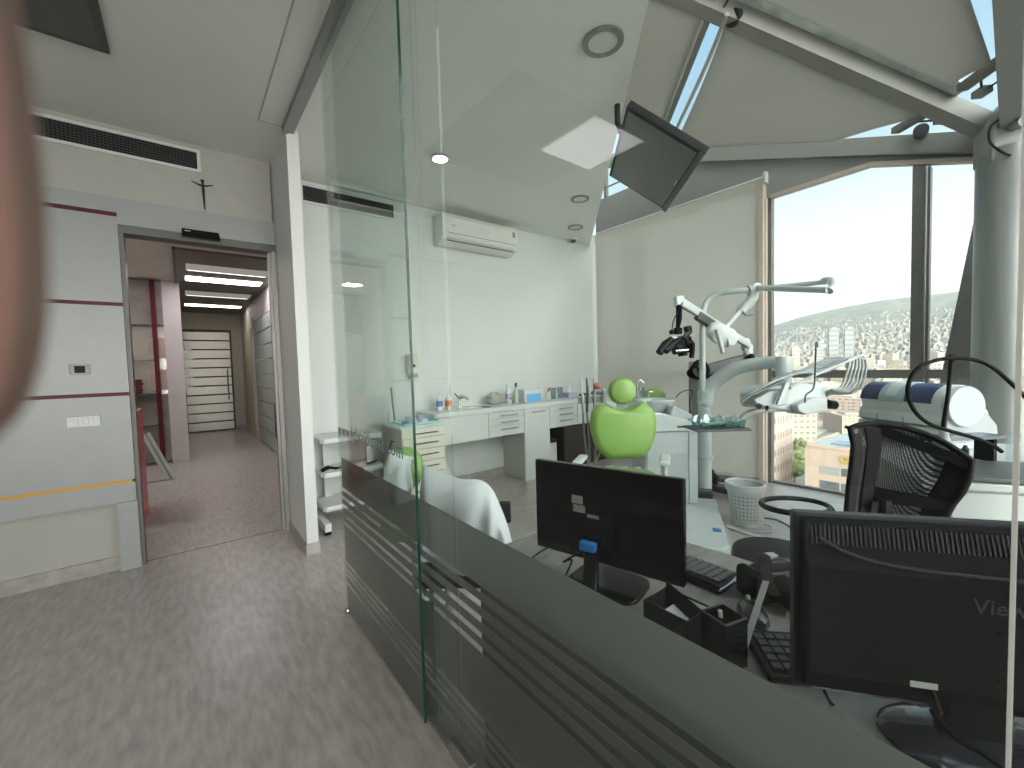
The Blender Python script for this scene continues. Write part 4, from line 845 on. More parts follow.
# ================================================================== waste basket with liner
wb = PX(745, 524, z=0)
bk = thing('waste_basket', 'perforated white waste basket with clear liner on the bright floor', 'waste basket', (wb.x, wb.y, 0))
def perf(t, o):
    tcn = t.nodes.new('ShaderNodeTexCoord'); sp_ = t.nodes.new('ShaderNodeSeparateXYZ'); t.links.new(tcn.outputs['Object'], sp_.inputs[0])
    at_ = t.nodes.new('ShaderNodeMath'); at_.operation = 'ARCTAN2'; t.links.new(sp_.outputs['X'], at_.inputs[0]); t.links.new(sp_.outputs['Y'], at_.inputs[1])
    def M_(op, a, b_):
        n = t.nodes.new('ShaderNodeMath'); n.operation = op
        for i, v in enumerate((a, b_)):
            if v is None: continue
            if isinstance(v, (int, float)): n.inputs[i].default_value = v
            else: t.links.new(v, n.inputs[i])
        return n.outputs[0]
    sa = M_('SINE', M_('MULTIPLY', at_.outputs[0], 26.), None); sz = M_('SINE', M_('MULTIPLY', sp_.outputs['Z'], 200.), None)
    hole = M_('GREATER_THAN', M_('MINIMUM', sa, sz), -.05)
    zb = M_('MULTIPLY', M_('GREATER_THAN', sp_.outputs['Z'], .04), M_('LESS_THAN', sp_.outputs['Z'], .285)); hole = M_('MULTIPLY', hole, zb)
    d = t.nodes.new('ShaderNodeBsdfPrincipled'); d.inputs['Base Color'].default_value = (.60, .62, .62, 1); d.inputs['Roughness'].default_value = .35
    tr = t.nodes.new('ShaderNodeBsdfTransparent'); mx_ = t.nodes.new('ShaderNodeMixShader'); t.links.new(hole, mx_.inputs[0]); t.links.new(d.outputs[0], mx_.inputs[1]); t.links.new(tr.outputs[0], mx_.inputs[2]); t.links.new(mx_.outputs[0], o.inputs[0])
obj('basket', B().lathe([(.001, .004), (.105, .004), (.142, .35), (.138, .35), (.101, .01), (.001, .01)], (wb.x, wb.y, 0), 40), raw('perforated_plastic', perf), bk, smooth=True)
obj('rim', B().lathe([(.136, .30), (.150, .30), (.153, .355), (.147, .36), (.138, .35), (.136, .30)], (wb.x, wb.y, 0), 40), WPL, bk, smooth=True)
b = B(); rs = []
for z_, r_ in ((.02, .06), (.05, .09), (.15, .105), (.25, .12), (.345, .137)): rs.append([Vector((wb.x+(r_+random.uniform(-.012, .004)*(z_ < .3))*math.cos(j*2*PI/24), wb.y+(r_+random.uniform(-.012, .004)*(z_ < .3))*math.sin(j*2*PI/24), z_)) for j in range(24)])
b.rings(rs, cap=False); obj('liner', b, BAGM, bk, smooth=True)
for pp, lab in (([PX(728, 527, z=.01), PX(745, 533, z=.01), PX(770, 540, z=.01), PX(800, 548, z=.01), PX(830, 556, z=.01)], 'pale flat cable duct on the floor beside the waste basket'),):
    tag(obj('floor_cable_duct', B().tube(pp, .012, 6), WPL), lab, 'cable duct')
tag(obj('floor_cable', B().tube(smooth_pts([PX(764, 518, z=.006), PX(778, 520, z=.006), PX(790, 527, z=.006), PX(800, 535, z=.006)]), .005, 6), DGREY), 'thin grey cable curving over the bright floor', 'cable')
tag(obj('floor_cable', B().tube(smooth_pts([PX(764, 524, z=.006), PX(772, 527, z=.006), PX(771, 532, z=.006), PX(755, 532, z=.006)]), .006, 6), WPL), 'white cable loop at the foot of the waste basket', 'cable')

# ================================================================== reception desk
TZ = .75
dk = thing('reception_desk', 'grey laminate reception desk behind the frosted glass', 'desk', (1.06, .3, 0))
b = B(); b.prism([(.735, -.30), (1.40, -.30), (1.40, .62), (1.385, .80), (1.33, 1.0), (1.24, 1.14), (1.08, 1.20), (.735, 1.20)], TZ-.03, TZ); obj('worktop', b, DESKM, dk, bev=.004)
obj('front_panel', B().box(.745, -.28, .02, .765, 1.15, TZ-.03), mat('desk_panel_grey', (.13, .125, .12), .5), dk)
obj('side_panel', B().box(.765, 1.10, .0, 1.15, 1.125, TZ-.03), MATS['desk_panel_grey'], dk)
obj('pedestal', B().box(.78, -.25, .0, 1.15, .12, TZ-.03), MATS['desk_panel_grey'], dk)
def mon_frame(A, Bp, hgt, tilt=.0):     # A left-bottom as seen, Bp right-bottom
    u = (Bp-A); u.z = 0; u.normalize(); v = Vector((0, 0, 1)); n = u.cross(v)   # n points to the viewer side
    return Matrix((u, n, v)).transposed().to_4x4(), u, n, v
# monitor 1
A1, B1 = P(539, 541.5, 1.385), P(686, 590, 1.10); zb = (A1.z+B1.z)/2; A1.z = B1.z = zb
M1, u1, n1_, v1 = mon_frame(A1, B1, .28); M1.translation = A1; W1 = (B1-A1).length; H1 = .287
mo = thing('computer_monitor', 'glossy black monitor seen from behind with blue plug, farther one on the desk', 'monitor', ((A1.x+B1.x)/2, (A1.y+B1.y)/2, TZ))
obj('shell', B().box(0, -.012, 0, W1, .012, H1, M1), BLKG, mo, bev=.004)
obj('rear_housing', B().box(W1*.27, .010, .02, W1*.60, .030, H1*.70, M1), BLKG, mo, bev=.008, seg=3)
obj('screen', B().box(.01, -.014, .015, W1-.01, -.0121, H1-.01, M1), mat('screen_off', (.02, .03, .035), .1), mo)
for x0_, z0_, x1_, z1_ in ((.29, .175, .37, .20), (.30, .15, .385, .172), (.40, .14, .48, .150)): obj('rating_label', B().box(W1*x0_+.01, .0302, z0_, W1*x1_+.01, .0309, z1_, M1), mat('label_silver', (.22, .22, .22), .4), mo)
sb = Vector((.945, .775, TZ+.006))
neck0 = M1 @ Vector((W1*.45, .03, .010)); obj('neck', B().bar(neck0+Vector((0, 0, .05)), PX(590, 597, z=TZ+.012), .045, .018, tuple(n1_)), BLKG, mo, bev=.004)
obj('blue_plug', B().obox(neck0+n1_*.025+Vector((0, 0, .055)), u1, n1_, Vector((0, 0, 1)), .024, .012, .012), mat('plug_blue', (.02, .16, .42), .4), mo, bev=.003)
bs = []
for t in range(20): a_ = t*PI/10; bs.append(((.11*abs(math.cos(a_))**.5*(1 if math.cos(a_) > 0 else -1)), (.085*abs(math.sin(a_))**.5*(1 if math.sin(a_) > 0 else -1))))
Mb1 = Matrix((u1, n1_, Vector((0, 0, 1)))).transposed().to_4x4(); Mb1.translation = Vector((sb.x, sb.y-.0, TZ+.001))
obj('base', B().prism(bs, 0, .012, Mb1), BLKG, mo, bev=.003)
tag(obj('monitor_cable', B().tube(smooth_pts([neck0+n1_*.03+Vector((0, 0, .05)), neck0-u1*.08+Vector((0, 0, -.01))+n1_*.03, P(572, 560, 1.3), P(566, 575, 1.25), PX(563, 590, z=TZ+.01)]), .003, 6), RUB), 'thin black cable hanging below the farther monitor', 'cable')
tag(obj('monitor_cable', B().tube(smooth_pts([PX(551, 546, z=TZ+.006), PX(540, 552, z=TZ+.006), PX(532, 558, z=TZ+.006)]), .003, 6), RUB), 'short black cable lying at the left end of the desk', 'cable')
# monitor 2
A2, B2 = P(793, 683, .77), P(1010, 714, .687); zb = .803; A2.z = B2.z = zb
M2, u2, n2_, v2 = mon_frame(A2, B2, .3); M2.translation = A2; W2 = .51; H2 = .318
mo2 = thing('computer_monitor', 'large matt black monitor with ribbed top vent seen from behind at right', 'monitor', (A2.x+.1, A2.y-.1, TZ))
obj('bezel', B().box(0, -.02, 0, W2, .004, H2, M2), mat('monitor_bezel', (.022, .023, .024), .4, spec=.3), mo2, bev=.004)
MY = M2 @ Matrix(((0, 0, 1, 0), (1, 0, 0, 0), (0, 1, 0, 0), (0, 0, 0, 1)))
obj('rear_shell', B().prism([(.004, .006), (.022, .012), (.040, .05), (.040, .235), (.024, .272), (.012, H2-.012), (.004, H2-.004)], .008, W2-.008, MY), BLKM, mo2, bev=.004)
b = B()
for k in range(74): x_ = .020+k*.0066; b.bar(M2 @ Vector((x_, .0255, .272)), M2 @ Vector((x_+.003, .0125, H2-.016)), .0028, .004, tuple(n2_))
obj('vent_ribs', b, mat('rib_black', (.02, .021, .022), .4, spec=.3), mo2)
obj('curved_ridge', B().tube(smooth_pts([M2 @ Vector((.03, .024, .284)), M2 @ Vector((.07, .033, .262)), M2 @ Vector((.14, .038, .248)), M2 @ Vector((.3, .040, .242)), M2 @ Vector((.48, .040, .240))]), .003, 6), MATS['monitor_bezel'], mo2)
obj('screen', B().box(.015, -.0215, .02, W2-.015, -.0201, H2-.015, M2), MATS['screen_off'], mo2)
obj('silver_bottom_strip', B().box(.03, -.018, -.004, W2*.62, .004, 0, M2), STEEL, mo2)
Mt = frame_M(M2 @ Vector((.235, .0405, .185)), u2*1.0, Vector((0, 0, 1)))
text('brand_lettering', 'ViewSonic', .034, Mt, mat('logo_dull', (.05, .052, .055), .3), mo2)
obj('rating_label', B().box(.155, .0402, .050, .192, .041, .060, M2), mat('label_white', (.42, .42, .40), .5), mo2)
for x_, z_ in ((.27, .155), (.27, .075), (.37, .155)): obj('screw', B().cyl(M2 @ Vector((x_, .039, z_)), M2 @ Vector((x_, .042, z_)), .004), RUB, mo2)
obj('neck', B().box(W2*.42, -.01, -.04, W2*.58, .03, .05, M2), BLKM, mo2)
bc = M2 @ Vector((.26, .02, 0)); bpts = [(.13*math.cos(t*PI/12), .085*math.sin(t*PI/12)) for t in range(24)]
Mb2 = Matrix((u2, n2_, Vector((0, 0, 1)))).transposed().to_4x4(); Mb2.translation = Vector((bc.x, bc.y, TZ+.001))
b = B(); b.lathe([(.001, 0), (1, 0), (1, .3), (.9, .7), (.5, 1), (.001, 1.05)], (0, 0, 0), 32, Mb2 @ Matrix.Diagonal((.135, .085, .022, 1))); obj('base', b, mat('chrome_black', (.05, .055, .065), .12, .5, spec=.8), mo2, smooth=True)
tag(obj('power_cable', B().tube(smooth_pts([M2 @ Vector((.185, .035, .05)), M2 @ Vector((.19, .05, .02)), P(932, 712, .68), P(955, 738, .62), P(985, 756, .58), P(1010, 775, .55)]), .0035, 8), RUB, smooth=True), 'black power cable hanging from the nearer monitor', 'cable')
tag(obj('data_cable', B().tube(smooth_pts([M2 @ Vector((.05, .0, -.01)), P(835, 707, .78), P(870, 730, .74), P(905, 755, .69), P(930, 775, .66)]), .003, 8), RUB, smooth=True), 'thin black cable crossing the desk below the nearer monitor', 'cable')
# keyboards
def keyboard(C, ang, L, Wd, label, grey=False, n_long=18):
    k = thing('keyboard', label, 'keyboard', (C[0], C[1], TZ)); M = Matrix.Translation((C[0], C[1], TZ+.002)) @ Matrix.Rotation(ang, 4, 'Z')
    b = B(); b.prism([(-Wd/2, 0), (Wd/2, 0), (Wd/2, .024), (-Wd/2, .014)], -L/2, L/2, M @ Matrix(((0, 0, 1, 0), (1, 0, 0, 0), (0, 1, 0, 0), (0, 0, 0, 1)))); obj('case', b, BLK, k, bev=.004)
    km = mat('key_caps_grey', (.09, .095, .10), .35) if grey else mat('key_caps', (.035, .037, .04), .35)
    b = B()
    for i in range(n_long):
        for j in range(5):
            x = -L/2+.012+(L-.024)*(i+.5)/n_long; y = -Wd/2+.012+(Wd-.028)*(j+.5)/5; z = .015+(.010)*(y+Wd/2)/Wd
            hx, hy = (L-.024)/n_long/2*.82, (Wd-.028)/5/2*.82
            b.box(x-hx, y-hy, z, x+hx, y+hy, z+.006, M)
    o = obj('keys', b, km, k, bev=.0012, seg=1); o['kind'] = 'stuff'
    return k
k1 = keyboard((1.195, .755), PI/2, .44, .135, 'black keyboard behind the farther monitor', True)
M_ = Matrix.Translation((1.195, .755, TZ+.002))
tag_ = obj('chrome_edge', B().tube(smooth_pts([(1.125, .536, TZ+.016), (1.19, .528, TZ+.022), (1.262, .536, TZ+.028)]), .005, 8), STEEL, k1)
ku = Vector((.69, -.72, 0)); kv = Vector((.72, .69, 0)); kc = Vector((.937, .372, 0)) + ku*.215
keyboard((kc.x, kc.y), math.atan2(-.72, .69), .43, .135, 'black keyboard half hidden by the nearer monitor')
# mouse
mp_ = Vector((1.095, .44, TZ)); mdir = math.atan2(.09, .10)
ms_ = thing('computer_mouse', 'black wired computer mouse beside the pencil cup', 'mouse', mp_)
MM = Matrix.Translation(mp_+Vector((0, 0, .001))) @ Matrix.Rotation(mdir, 4, 'Z')
rs = []
for i in range(9):
    t = -1+i/4; w_ = .030*math.sqrt(max(0.02, 1-abs(t)**2.6))+.002; h_ = .034*math.sqrt(max(.04, 1-(t*.95)**2))*(1-.12*t)
    rs.append([MM @ Vector((t*.055, w_*math.cos(a*PI/8), (0.0 if math.sin(a*PI/8) < 0 else h_*math.sin(a*PI/8)**.8))) for a in range(16)])
b = B(); b.rings(rs); obj('shell', b, mat('mouse_black', (.02, .021, .023), .22), ms_, smooth=True)
obj('scroll_wheel', B().cyl(MM @ Vector((.03, -.004, .029)), MM @ Vector((.03, .004, .029)), .009), MGREY, ms_); obj('silver_trim', B().tube([MM @ Vector((.045, -.02, .018)), MM @ Vector((.015, -.024, .022))], .002), STEEL, ms_)
tag(obj('mouse_cable', B().tube(smooth_pts([mp_+Vector((-.05, -.03, .008)), PX(770, 633, z=TZ+.004), PX(752, 636, z=TZ+.004), PX(743, 648, z=TZ+.004), PX(742, 670, z=TZ+.004)]), .0025, 6), RUB), 'thin black mouse cable curling on the desk', 'cable')
# pen cup
pc = Vector((.882, .412, TZ)); pd = Vector((.745, -.667, 0)); 
MP = Matrix.Translation(pc) @ Matrix.Rotation(math.atan2(-.25, .9), 4, 'Z')
cup = thing('pencil_cup', 'square black pencil cup with a pencil and a white ruler in it', 'pencil cup', pc)
b = B(); r_ = .030
for a_, c_ in (((-r_, -r_), (r_, -r_)), ((r_, -r_), (r_, r_)), ((r_, r_), (-r_, r_)), ((-r_, r_), (-r_, -r_))):
    x0_, x1_ = sorted((a_[0], c_[0])); y0_, y1_ = sorted((a_[1], c_[1])); b.box(x0_-.0015, y0_-.0015, .001, x1_+.0015, y1_+.0015, .105, MP)
b.box(-r_, -r_, .001, r_, r_, .004, MP); obj('cup', b, BLKG, cup)
b = B(); b.tube([MP @ Vector(v) for v in ((-r_, -r_, .105), (r_, -r_, .105), (r_, r_, .105), (-r_, r_, .105), (-r_, -r_, .105))], .0025, 8); obj('rim', b, DGREY, cup)
s = thing('pencil', 'pencil with pale rubber tip standing in the black cup', 'pencil', pc); obj('shaft', B().cyl(MP @ Vector((.005, -.005, .005)), MP @ Vector((-.004, .004, .098)), .0035, n=6), BLK, s); obj('eraser', B().cyl(MP @ Vector((-.004, .004, .098)), MP @ Vector((-.005, .005, .112)), .0045), mat('eraser_pale', (.55, .47, .40), .6), s)
tag(obj('ruler', B().bar(MP @ Vector((.022, -.024, .02)), P(766, 581, 1.0), .014, .0015, (1, 0, 0)), mat('ruler_white', (.34, .35, .33), .3)), 'pale plastic ruler leaning out of the pencil cup', 'ruler')
# mesh tray
NET = mesh_net('black_wire_mesh', (.01, .01, .01), 260, .35)
mt_ = thing('mesh_desk_tray', 'black wire mesh desk organiser with paper slips next to the pencil cup', 'desk organiser', (.88, .52, TZ))
MTt = Matrix.Translation((.878, .520, TZ)) @ Matrix.Rotation(math.atan2(-.02, .9), 4, 'Z')
def panel(pts, m_, name, par):
    b = B(); q = [MTt @ Vector(p) for p in pts]; n = (q[1]-q[0]).cross(q[2]-q[0]).normalized()*.0008
    b.rings([[p-n for p in q], [p+n for p in q]]); return obj(name, b, m_, par)
hx, hy, hz = .045, .055, .082
panel([(-hx, -hy, .001), (-hx, hy, .001), (-hx, hy, hz), (-hx, -hy, hz)], NET, 'mesh_side', mt_); panel([(hx, -hy, .001), (hx, hy, .001), (hx, hy, .10), (hx, -hy, .06)], NET, 'mesh_side', mt_)
panel([(-hx, -hy, .001), (hx, -hy, .001), (hx, -hy, hz), (-hx, -hy, hz)], NET, 'mesh_side', mt_); panel([(-hx, hy, .001), (hx, hy, .001), (hx, hy, hz), (-hx, hy, hz)], NET, 'mesh_side', mt_)
b = B(); b.tube([MTt @ Vector(p) for p in ((-hx, -hy, hz), (hx, -hy, hz), (hx, hy, hz), (-hx, hy, hz), (-hx, -hy, hz))], .0028, 8)
for x_, y_ in ((-hx, -hy), (hx, -hy), (hx, hy), (-hx, hy)): b.tube([MTt @ Vector((x_, y_, .001)), MTt @ Vector((x_, y_, hz))], .0024, 6)
obj('wire_frame', b, BLK, mt_)
for k in range(3): tag(obj('paper_slip', B().obox(MTt @ Vector((.0, -.01+.004*k, .03+.004*k)), MTt.to_3x3() @ Vector((1, 0, 0)), MTt.to_3x3() @ Vector((0, .8, .35)).normalized(), MTt.to_3x3() @ Vector((0, -.4, .9)).normalized(), .038, .036, .0006), mat('paper_white', (.55, .55, .56), .7)), 'white paper slip inside the mesh desk organiser', 'paper', 'paper slips in the mesh organiser')
# camera with strap
cc = Vector((1.225, .44, TZ)); MC = Matrix.Translation(cc+Vector((0, 0, .002))) @ Matrix.Rotation(-.55, 4, 'Z')
cm = thing('photo_camera', 'black photo camera with wide neck strap lying on the desk', 'camera', cc)
obj('body', B().prism([(-.07, -.03), (.065, -.035), (.075, .0), (.065, .035), (-.04, .035), (-.07, .02)], 0, .085, MC), mat('camera_black', (.012, .012, .013), .5, spec=.3), cm, bev=.012, seg=3)
obj('prism_hump', B().prism([(-.028, -.02), (.028, -.02), (.02, .03), (-.02, .03)], .08, .112, MC), MATS['camera_black'], cm, bev=.008)
obj('grip', B().box(-.078, -.035, .0, -.045, .05, .08, MC), RUB, cm, bev=.012, seg=3)
obj('lens_barrel', B().tube([MC @ Vector((.0, -.03, .042)), MC @ Vector((0, -.075, .040)), MC @ Vector((0, -.10, .040))], [.036, .036, .033], 24), MATS['camera_black'], cm, smooth=True); obj('lens_glass', B().tube([MC @ Vector((0, -.100, .040)), MC @ Vector((0, -.1015, .040))], [.028, .028], 24), BLKG, cm)
obj('dial', B().cyl(MC @ Vector((.045, .005, .085)), MC @ Vector((.045, .005, .097)), .014), DGREY, cm); obj('hot_shoe', B().box(-.012, -.005, .112, .012, .018, .116, MC), STEEL, cm)
st = smooth_pts([P(764, 556, 1.16), P(764, 560, 1.10), P(766, 572, 1.06), P(769, 583, 1.04), P(776, 596, 1.03)])
b = B(); w3_ = (R_*.9).normalized()*.014; b.rings([[p-w3_, p+w3_, p+w3_+F_*.002, p-w3_+F_*.002] for p in st]); obj('neck_strap', b, mat('strap_dark', (.018, .013, .012), .8, spec=.15), cm, smooth=False)
Mt = frame_M(P(786, 612, 1.015), U_*-1, R_)
text('strap_lettering', 'EOS', .016, Mt, mat('lettering_grey', (.28, .28, .27), .5), cm)

# ================================================================== mesh back office chair
NET2 = mesh_net('chair_back_mesh', (.006, .006, .007), 75, .34)
oc_ = thing('office_chair', 'black mesh back office chair with loop arms by the window', 'chair', (2.7, .75, 0))
def CP(x, y): return P(x, y, 2.02-.0019*(x-850))
lft = [(850, 428), (854, 445), (852, 465), (849, 488), (846, 520)]; rgt = [(972, 461), (969, 478), (962, 492), (953, 503), (942, 522)]
top_ = [(850, 428), (868, 424.5), (890, 425), (915, 429), (940, 437), (958, 448), (972, 461)]
def colrow(u, v):
    def ip(a, t): t *= len(a)-1; i = min(int(t), len(a)-2); f = t-i; return Vector((a[i][0]*(1-f)+a[i+1][0]*f, a[i][1]*(1-f)+a[i+1][1]*f))
    l, r, tt = ip(lft, v), ip(rgt, v), ip(top_, u); base = l*(1-u)+r*u; tb = Vector((850, 428))*(1-u)+Vector((972, 461))*u
    q = base + (tt-tb)*(1-v)**1.0; c = CP(q.x, q.y); return c + vd*(-.05*math.sin(PI*u))
b = B(); g = [[b.bm.verts.new(colrow(i/16, j/12)) for j in range(13)] for i in range(17)]
for i in range(16):
    for j in range(12): b.bm.faces.new((g[i][j], g[i+1][j], g[i+1][j+1], g[i][j+1]))
obj('back_mesh', b, NET2, oc_, smooth=True)
fr = [colrow(0, v/8) for v in range(8, -1, -1)] + [colrow(u/10, 0) for u in range(1, 11)] + [colrow(1, v/8) for v in range(1, 9)]
obj('back_frame', B().tube(fr, .014, 10), BLK, oc_, smooth=True)
obj('back_frame_hook', B().tube([CP(849, 428), CP(845, 426.5)], .008), BLK, oc_)
def strip(u0, u1, v0, v1, name, off=.012):
    b = B(); n = 8; a = [[colrow(u, v0+(v1-v0)*k/n)+vd*off for u in (u0, u1)] for k in range(n+1)]
    b.rings([[r[0], r[1], r[1]-vd*.01, r[0]-vd*.01] for r in a]); return obj(name, b, BLK, oc_)
strip(.16, .30, .05, 1, 'back_spine'); strip(0, .09, .1, 1, 'back_spine'); strip(.3, 1, .0, .14, 'top_band'); strip(.3, .95, .74, .86, 'lumbar_bar'); strip(.80, 1, .1, .95, 'back_spine')
seatc = Vector((CP(900, 500).x, CP(900, 500).y, .47)) + Vector((.61, .79, 0))*.27
obj('seat', B().lathe([(.001, -.03), (.20, -.03), (.245, 0), (.235, .03), (.001, .045)], seatc, 24), mat('seat_fabric_black', (.012, .012, .013), .8), oc_, smooth=True)
obj('back_bar', B().tube(smooth_pts([CP(885, 500), CP(885, 520)-vd*.02, seatc+Vector((0, 0, -.04))]), .025), BLK, oc_)
obj('column', B().cyl((seatc.x, seatc.y, .10), (seatc.x, seatc.y, .44), .028), DGREY, oc_)
for k in range(5):
    a_ = k*1.2566+.3; e_ = Vector((seatc.x+.30*math.cos(a_), seatc.y+.30*math.sin(a_), .07)); obj('base_leg', B().tube([(seatc.x, seatc.y, .12), e_], [.03, .018], 10), BLK, oc_); obj('castor', B().cyl(e_+Vector((-.015, 0, -.04)), e_+Vector((.015, 0, -.04)), .028), BLK, oc_)
ar = [P(796+35*math.cos(t*PI/12), 506+7.5*math.sin(t*PI/12)+(796+35*math.cos(t*PI/12)-796)*.09, 2.25-.25*math.sin(t*PI/12)) for t in range(25)]
obj('loop_arm', B().tube(ar, .014, 10), BLK, oc_, smooth=True)
obj('arm_post', B().tube(smooth_pts([ar[0], ar[0]+Vector((.05, 0, -.10)), seatc+Vector((-.10, .2, -.02))]), .016, 8), BLK, oc_, smooth=True)
# black stool at the desk edge
q = P(767, 553, 1.85); st_ = thing('round_stool', 'low round black stool beyond the desk edge', 'stool', (q.x, q.y, 0))
obj('seat', B().lathe([(.001, -.05), (.17, -.05), (.19, -.03), (.185, 0), (.15, .012), (.001, .015)], (q.x+.03, q.y-.04, q.z), 30), BLK, st_, smooth=True)
obj('column', B().cyl((q.x+.03, q.y-.04, .06), (q.x+.03, q.y-.04, q.z-.04), .025), DGREY, st_)
for k in range(5): obj('leg', B().bar((q.x+.03, q.y-.04, .06), (q.x+.03+.24*math.cos(k*1.257), q.y-.04+.24*math.sin(k*1.257), .03), .03, .03), BLK, st_)

# ================================================================== chair and coats behind the glass
gch = thing('green_backed_chair', 'bright green backed stool draped with a pale coat behind the sliding glass', 'chair', (.97, 2.06, 0))
Mg = Matrix((vr, vd, Vector((0, 0, 1)))).transposed().to_4x4(); Mg.translation = P(404, 468, 2.2)
gp_ = [(.10*math.cos(t*PI/10)*(1+.15*abs(math.sin(2*t*PI/10))), .115*math.sin(t*PI/10)) for t in range(20)]
obj('backrest', B().pillow(gp_, Mg, .04), GREEN, gch, smooth=True)
gc = Mg.translation - vd*.16; obj('back_stem', B().tube([Mg.translation-vd*.03, Mg.translation-vd*.05-Vector((0, 0, .3)), (gc.x, gc.y, .50)], .015), STEEL, gch)
obj('seat', B().lathe([(.001, 0), (.17, 0), (.19, .03), (.17, .07), (.001, .08)], (gc.x, gc.y, .48)), GREEN, gch, smooth=True); obj('column', B().cyl((gc.x, gc.y, .08), (gc.x, gc.y, .48), .022), STEEL, gch)
for k in range(5): obj('leg', B().bar((gc.x, gc.y, .08), (gc.x+.22*math.cos(k*1.257+.4), gc.y+.22*math.sin(k*1.257+.4), .04), .03, .025), STEEL, gch)
def drape(contour, drops, label, thick=.05, folds=14, amp=.012):
    c = smooth_pts(contour, 8); n = len(c); m_ = 18; b = B(); g = []
    for i, p in enumerate(c):
        u = i/(n-1); row = []; dr = drops[0]*(1-u)+drops[1]*u; w0 = math.sin(u*PI)**.5
        for j in range(m_+1):
            t = -1+2*j/m_; s_ = abs(t); off = thick*(1 if t > 0 else -1)*min(1, (s_*4)**.6)*(1+.8*s_)
            fold = amp*math.sin(u*folds*2+s_*2+1.3*math.sin(u*9))*s_**.7
            top = -.015*(1-min(1, s_*5)**.5)*0
            row.append(b.bm.verts.new(p - vd*off*(-1) + vd*fold - Vector((0, 0, dr*s_*(1+.06*math.sin(u*7)))) + vr*(.02*math.sin(s_*4+u*5))*s_))
        g.append(row)
    for i in range(n-1):
        for j in range(m_): b.bm.faces.new((g[i][j], g[i+1][j], g[i+1][j+1], g[i][j+1]))
    o = obj('white_coat', b, COATM, None, smooth=True); md = o.modifiers.new('t', 'SOLIDIFY'); md.thickness = .004
    return tag(o, label, 'coat')
drape([P(386, 458, 2.12), P(390, 450, 2.12), P(398, 453, 2.12), P(408, 456, 2.12), P(413, 457, 2.12)], (.22, .15), 'pale coat hung over the green backed stool behind the sliding glass', .05, 6, .006)
drape([P(421, 490, 2.1), P(423, 466, 2.08), P(430, 468, 2.05), P(445, 474, 2.0), P(462, 479, 1.95), P(480, 480, 1.92), P(492, 489, 1.9), P(502, 510, 1.88), P(509, 530, 1.86), P(514, 552, 1.84)], (.50, .30), 'large white coat draped over the chair behind the frosted glass', .07, 15, .022)
c2_ = P(462, 520, 1.97); vc = thing('visitor_chair', 'dark chair hidden under the large white coat with black arm pads', 'chair', (c2_.x, c2_.y, 0))
obj('seat', B().box(-.2, -.2, .43, .2, .2, .49, Matrix.Translation((c2_.x+.02, c2_.y+.02, 0)) @ Matrix.Rotation(-.7, 4, 'Z')), BLK, vc, bev=.02)
obj('backrest', B().obox((P(455, 530, 2.02)), vr, vd, Vector((0, 0, 1)), .11, .012, .10), BLK, vc, bev=.008)
obj('back_post', B().tube([P(455, 540, 2.02), (c2_.x, c2_.y, .45)], .015), BLK, vc)
obj('arm_pad', B().obox(P(525, 546, 1.93), vr, Vector((F_.x, F_.y, 0)).normalized(), Vector((0, 0, 1)), .055, .04, .014), BLK, vc, bev=.012, seg=3); obj('arm_pad', B().obox(P(505, 512, 2.12), vr, Vector((F_.x, F_.y, 0)).normalized(), Vector((0, 0, 1)), .03, .03, .05), BLK, vc, bev=.012, seg=3)
obj('arm_post', B().tube([P(525, 548, 1.93), P(520, 600, 1.95), (c2_.x+.1, c2_.y, .45)], .013), BLK, vc)
obj('arm_post', B().tube([P(505, 516, 2.12), P(500, 560, 2.1), (c2_.x+.05, c2_.y+.1, .45)], .013), BLK, vc)
for dx, dy in ((.17, .0), (-.17, 0), (0, .17), (0, -.17)): obj('leg', B().cyl((c2_.x+dx, c2_.y+dy, 0), (c2_.x+dx, c2_.y+dy, .43), .012), STEEL, vc)

# ================================================================== milling machine on its table
tb = thing('side_table', 'white side table under the milling machine at the right', 'table', (3.6, .35, 0))
tp = [(2.93, .37), (3.22, -.10), (3.6, -.18), (4.55, -.15), (4.45, .60), (3.95, .86)]
obj('top', B().prism(tp, .715, .75), WLAM, tb, bev=.004)
obj('front_panel', B().prism([(2.98, .36), (3.24, -.06), (3.27, -.04), (3.01, .38)], .0, .715), WLAM, tb)
obj('side_panel', B().prism([(3.01, .38), (3.93, .82), (3.92, .84), (3.0, .40)], .0, .715), WLAM, tb)
mc = thing('milling_machine', 'white dental milling machine with navy shells and round side cover', 'machine', (3.9, .5, .75))
N0 = PX(940, 451.5, z=.752); mu = Vector((.55, .835, 0)).normalized(); mw = Vector((.835, -.55, 0)).normalized(); UZ = Vector((0, 0, 1))
MMc = Matrix((mu, mw, UZ)).transposed().to_4x4(); MMc.translation = N0      # local x along the machine (away), y right, z up
LM = .60
obj('lower_body', B().box(0, 0, 0, LM, .36, .145, MMc), WPL, mc, bev=.015)
obj('middle_body', B().prism([(0, .148), (0, .20), (.05, .30), (.22, .40), (.36, .25), (.36, .148)], 0, LM, MMc @ Matrix(((0, 0, 1, 0), (1, 0, 0, 0), (0, 1, 0, 0), (0, 0, 0, 1)))), WPL, mc, bev=.02)
obj('side_wedge', B().prism([(.0, .05), (0, .19), (.06, .30), (.20, .37), (.39, .16), (.40, .06)], -.02, .0, MMc @ Matrix(((0, 0, 1, 0), (1, 0, 0, 0), (0, 1, 0, 0), (0, 0, 0, 1)))), mat('machine_side', (.36, .39, .41), .35), mc, bev=.006)
zc_, yc_, rc_ = .30, .135, .135
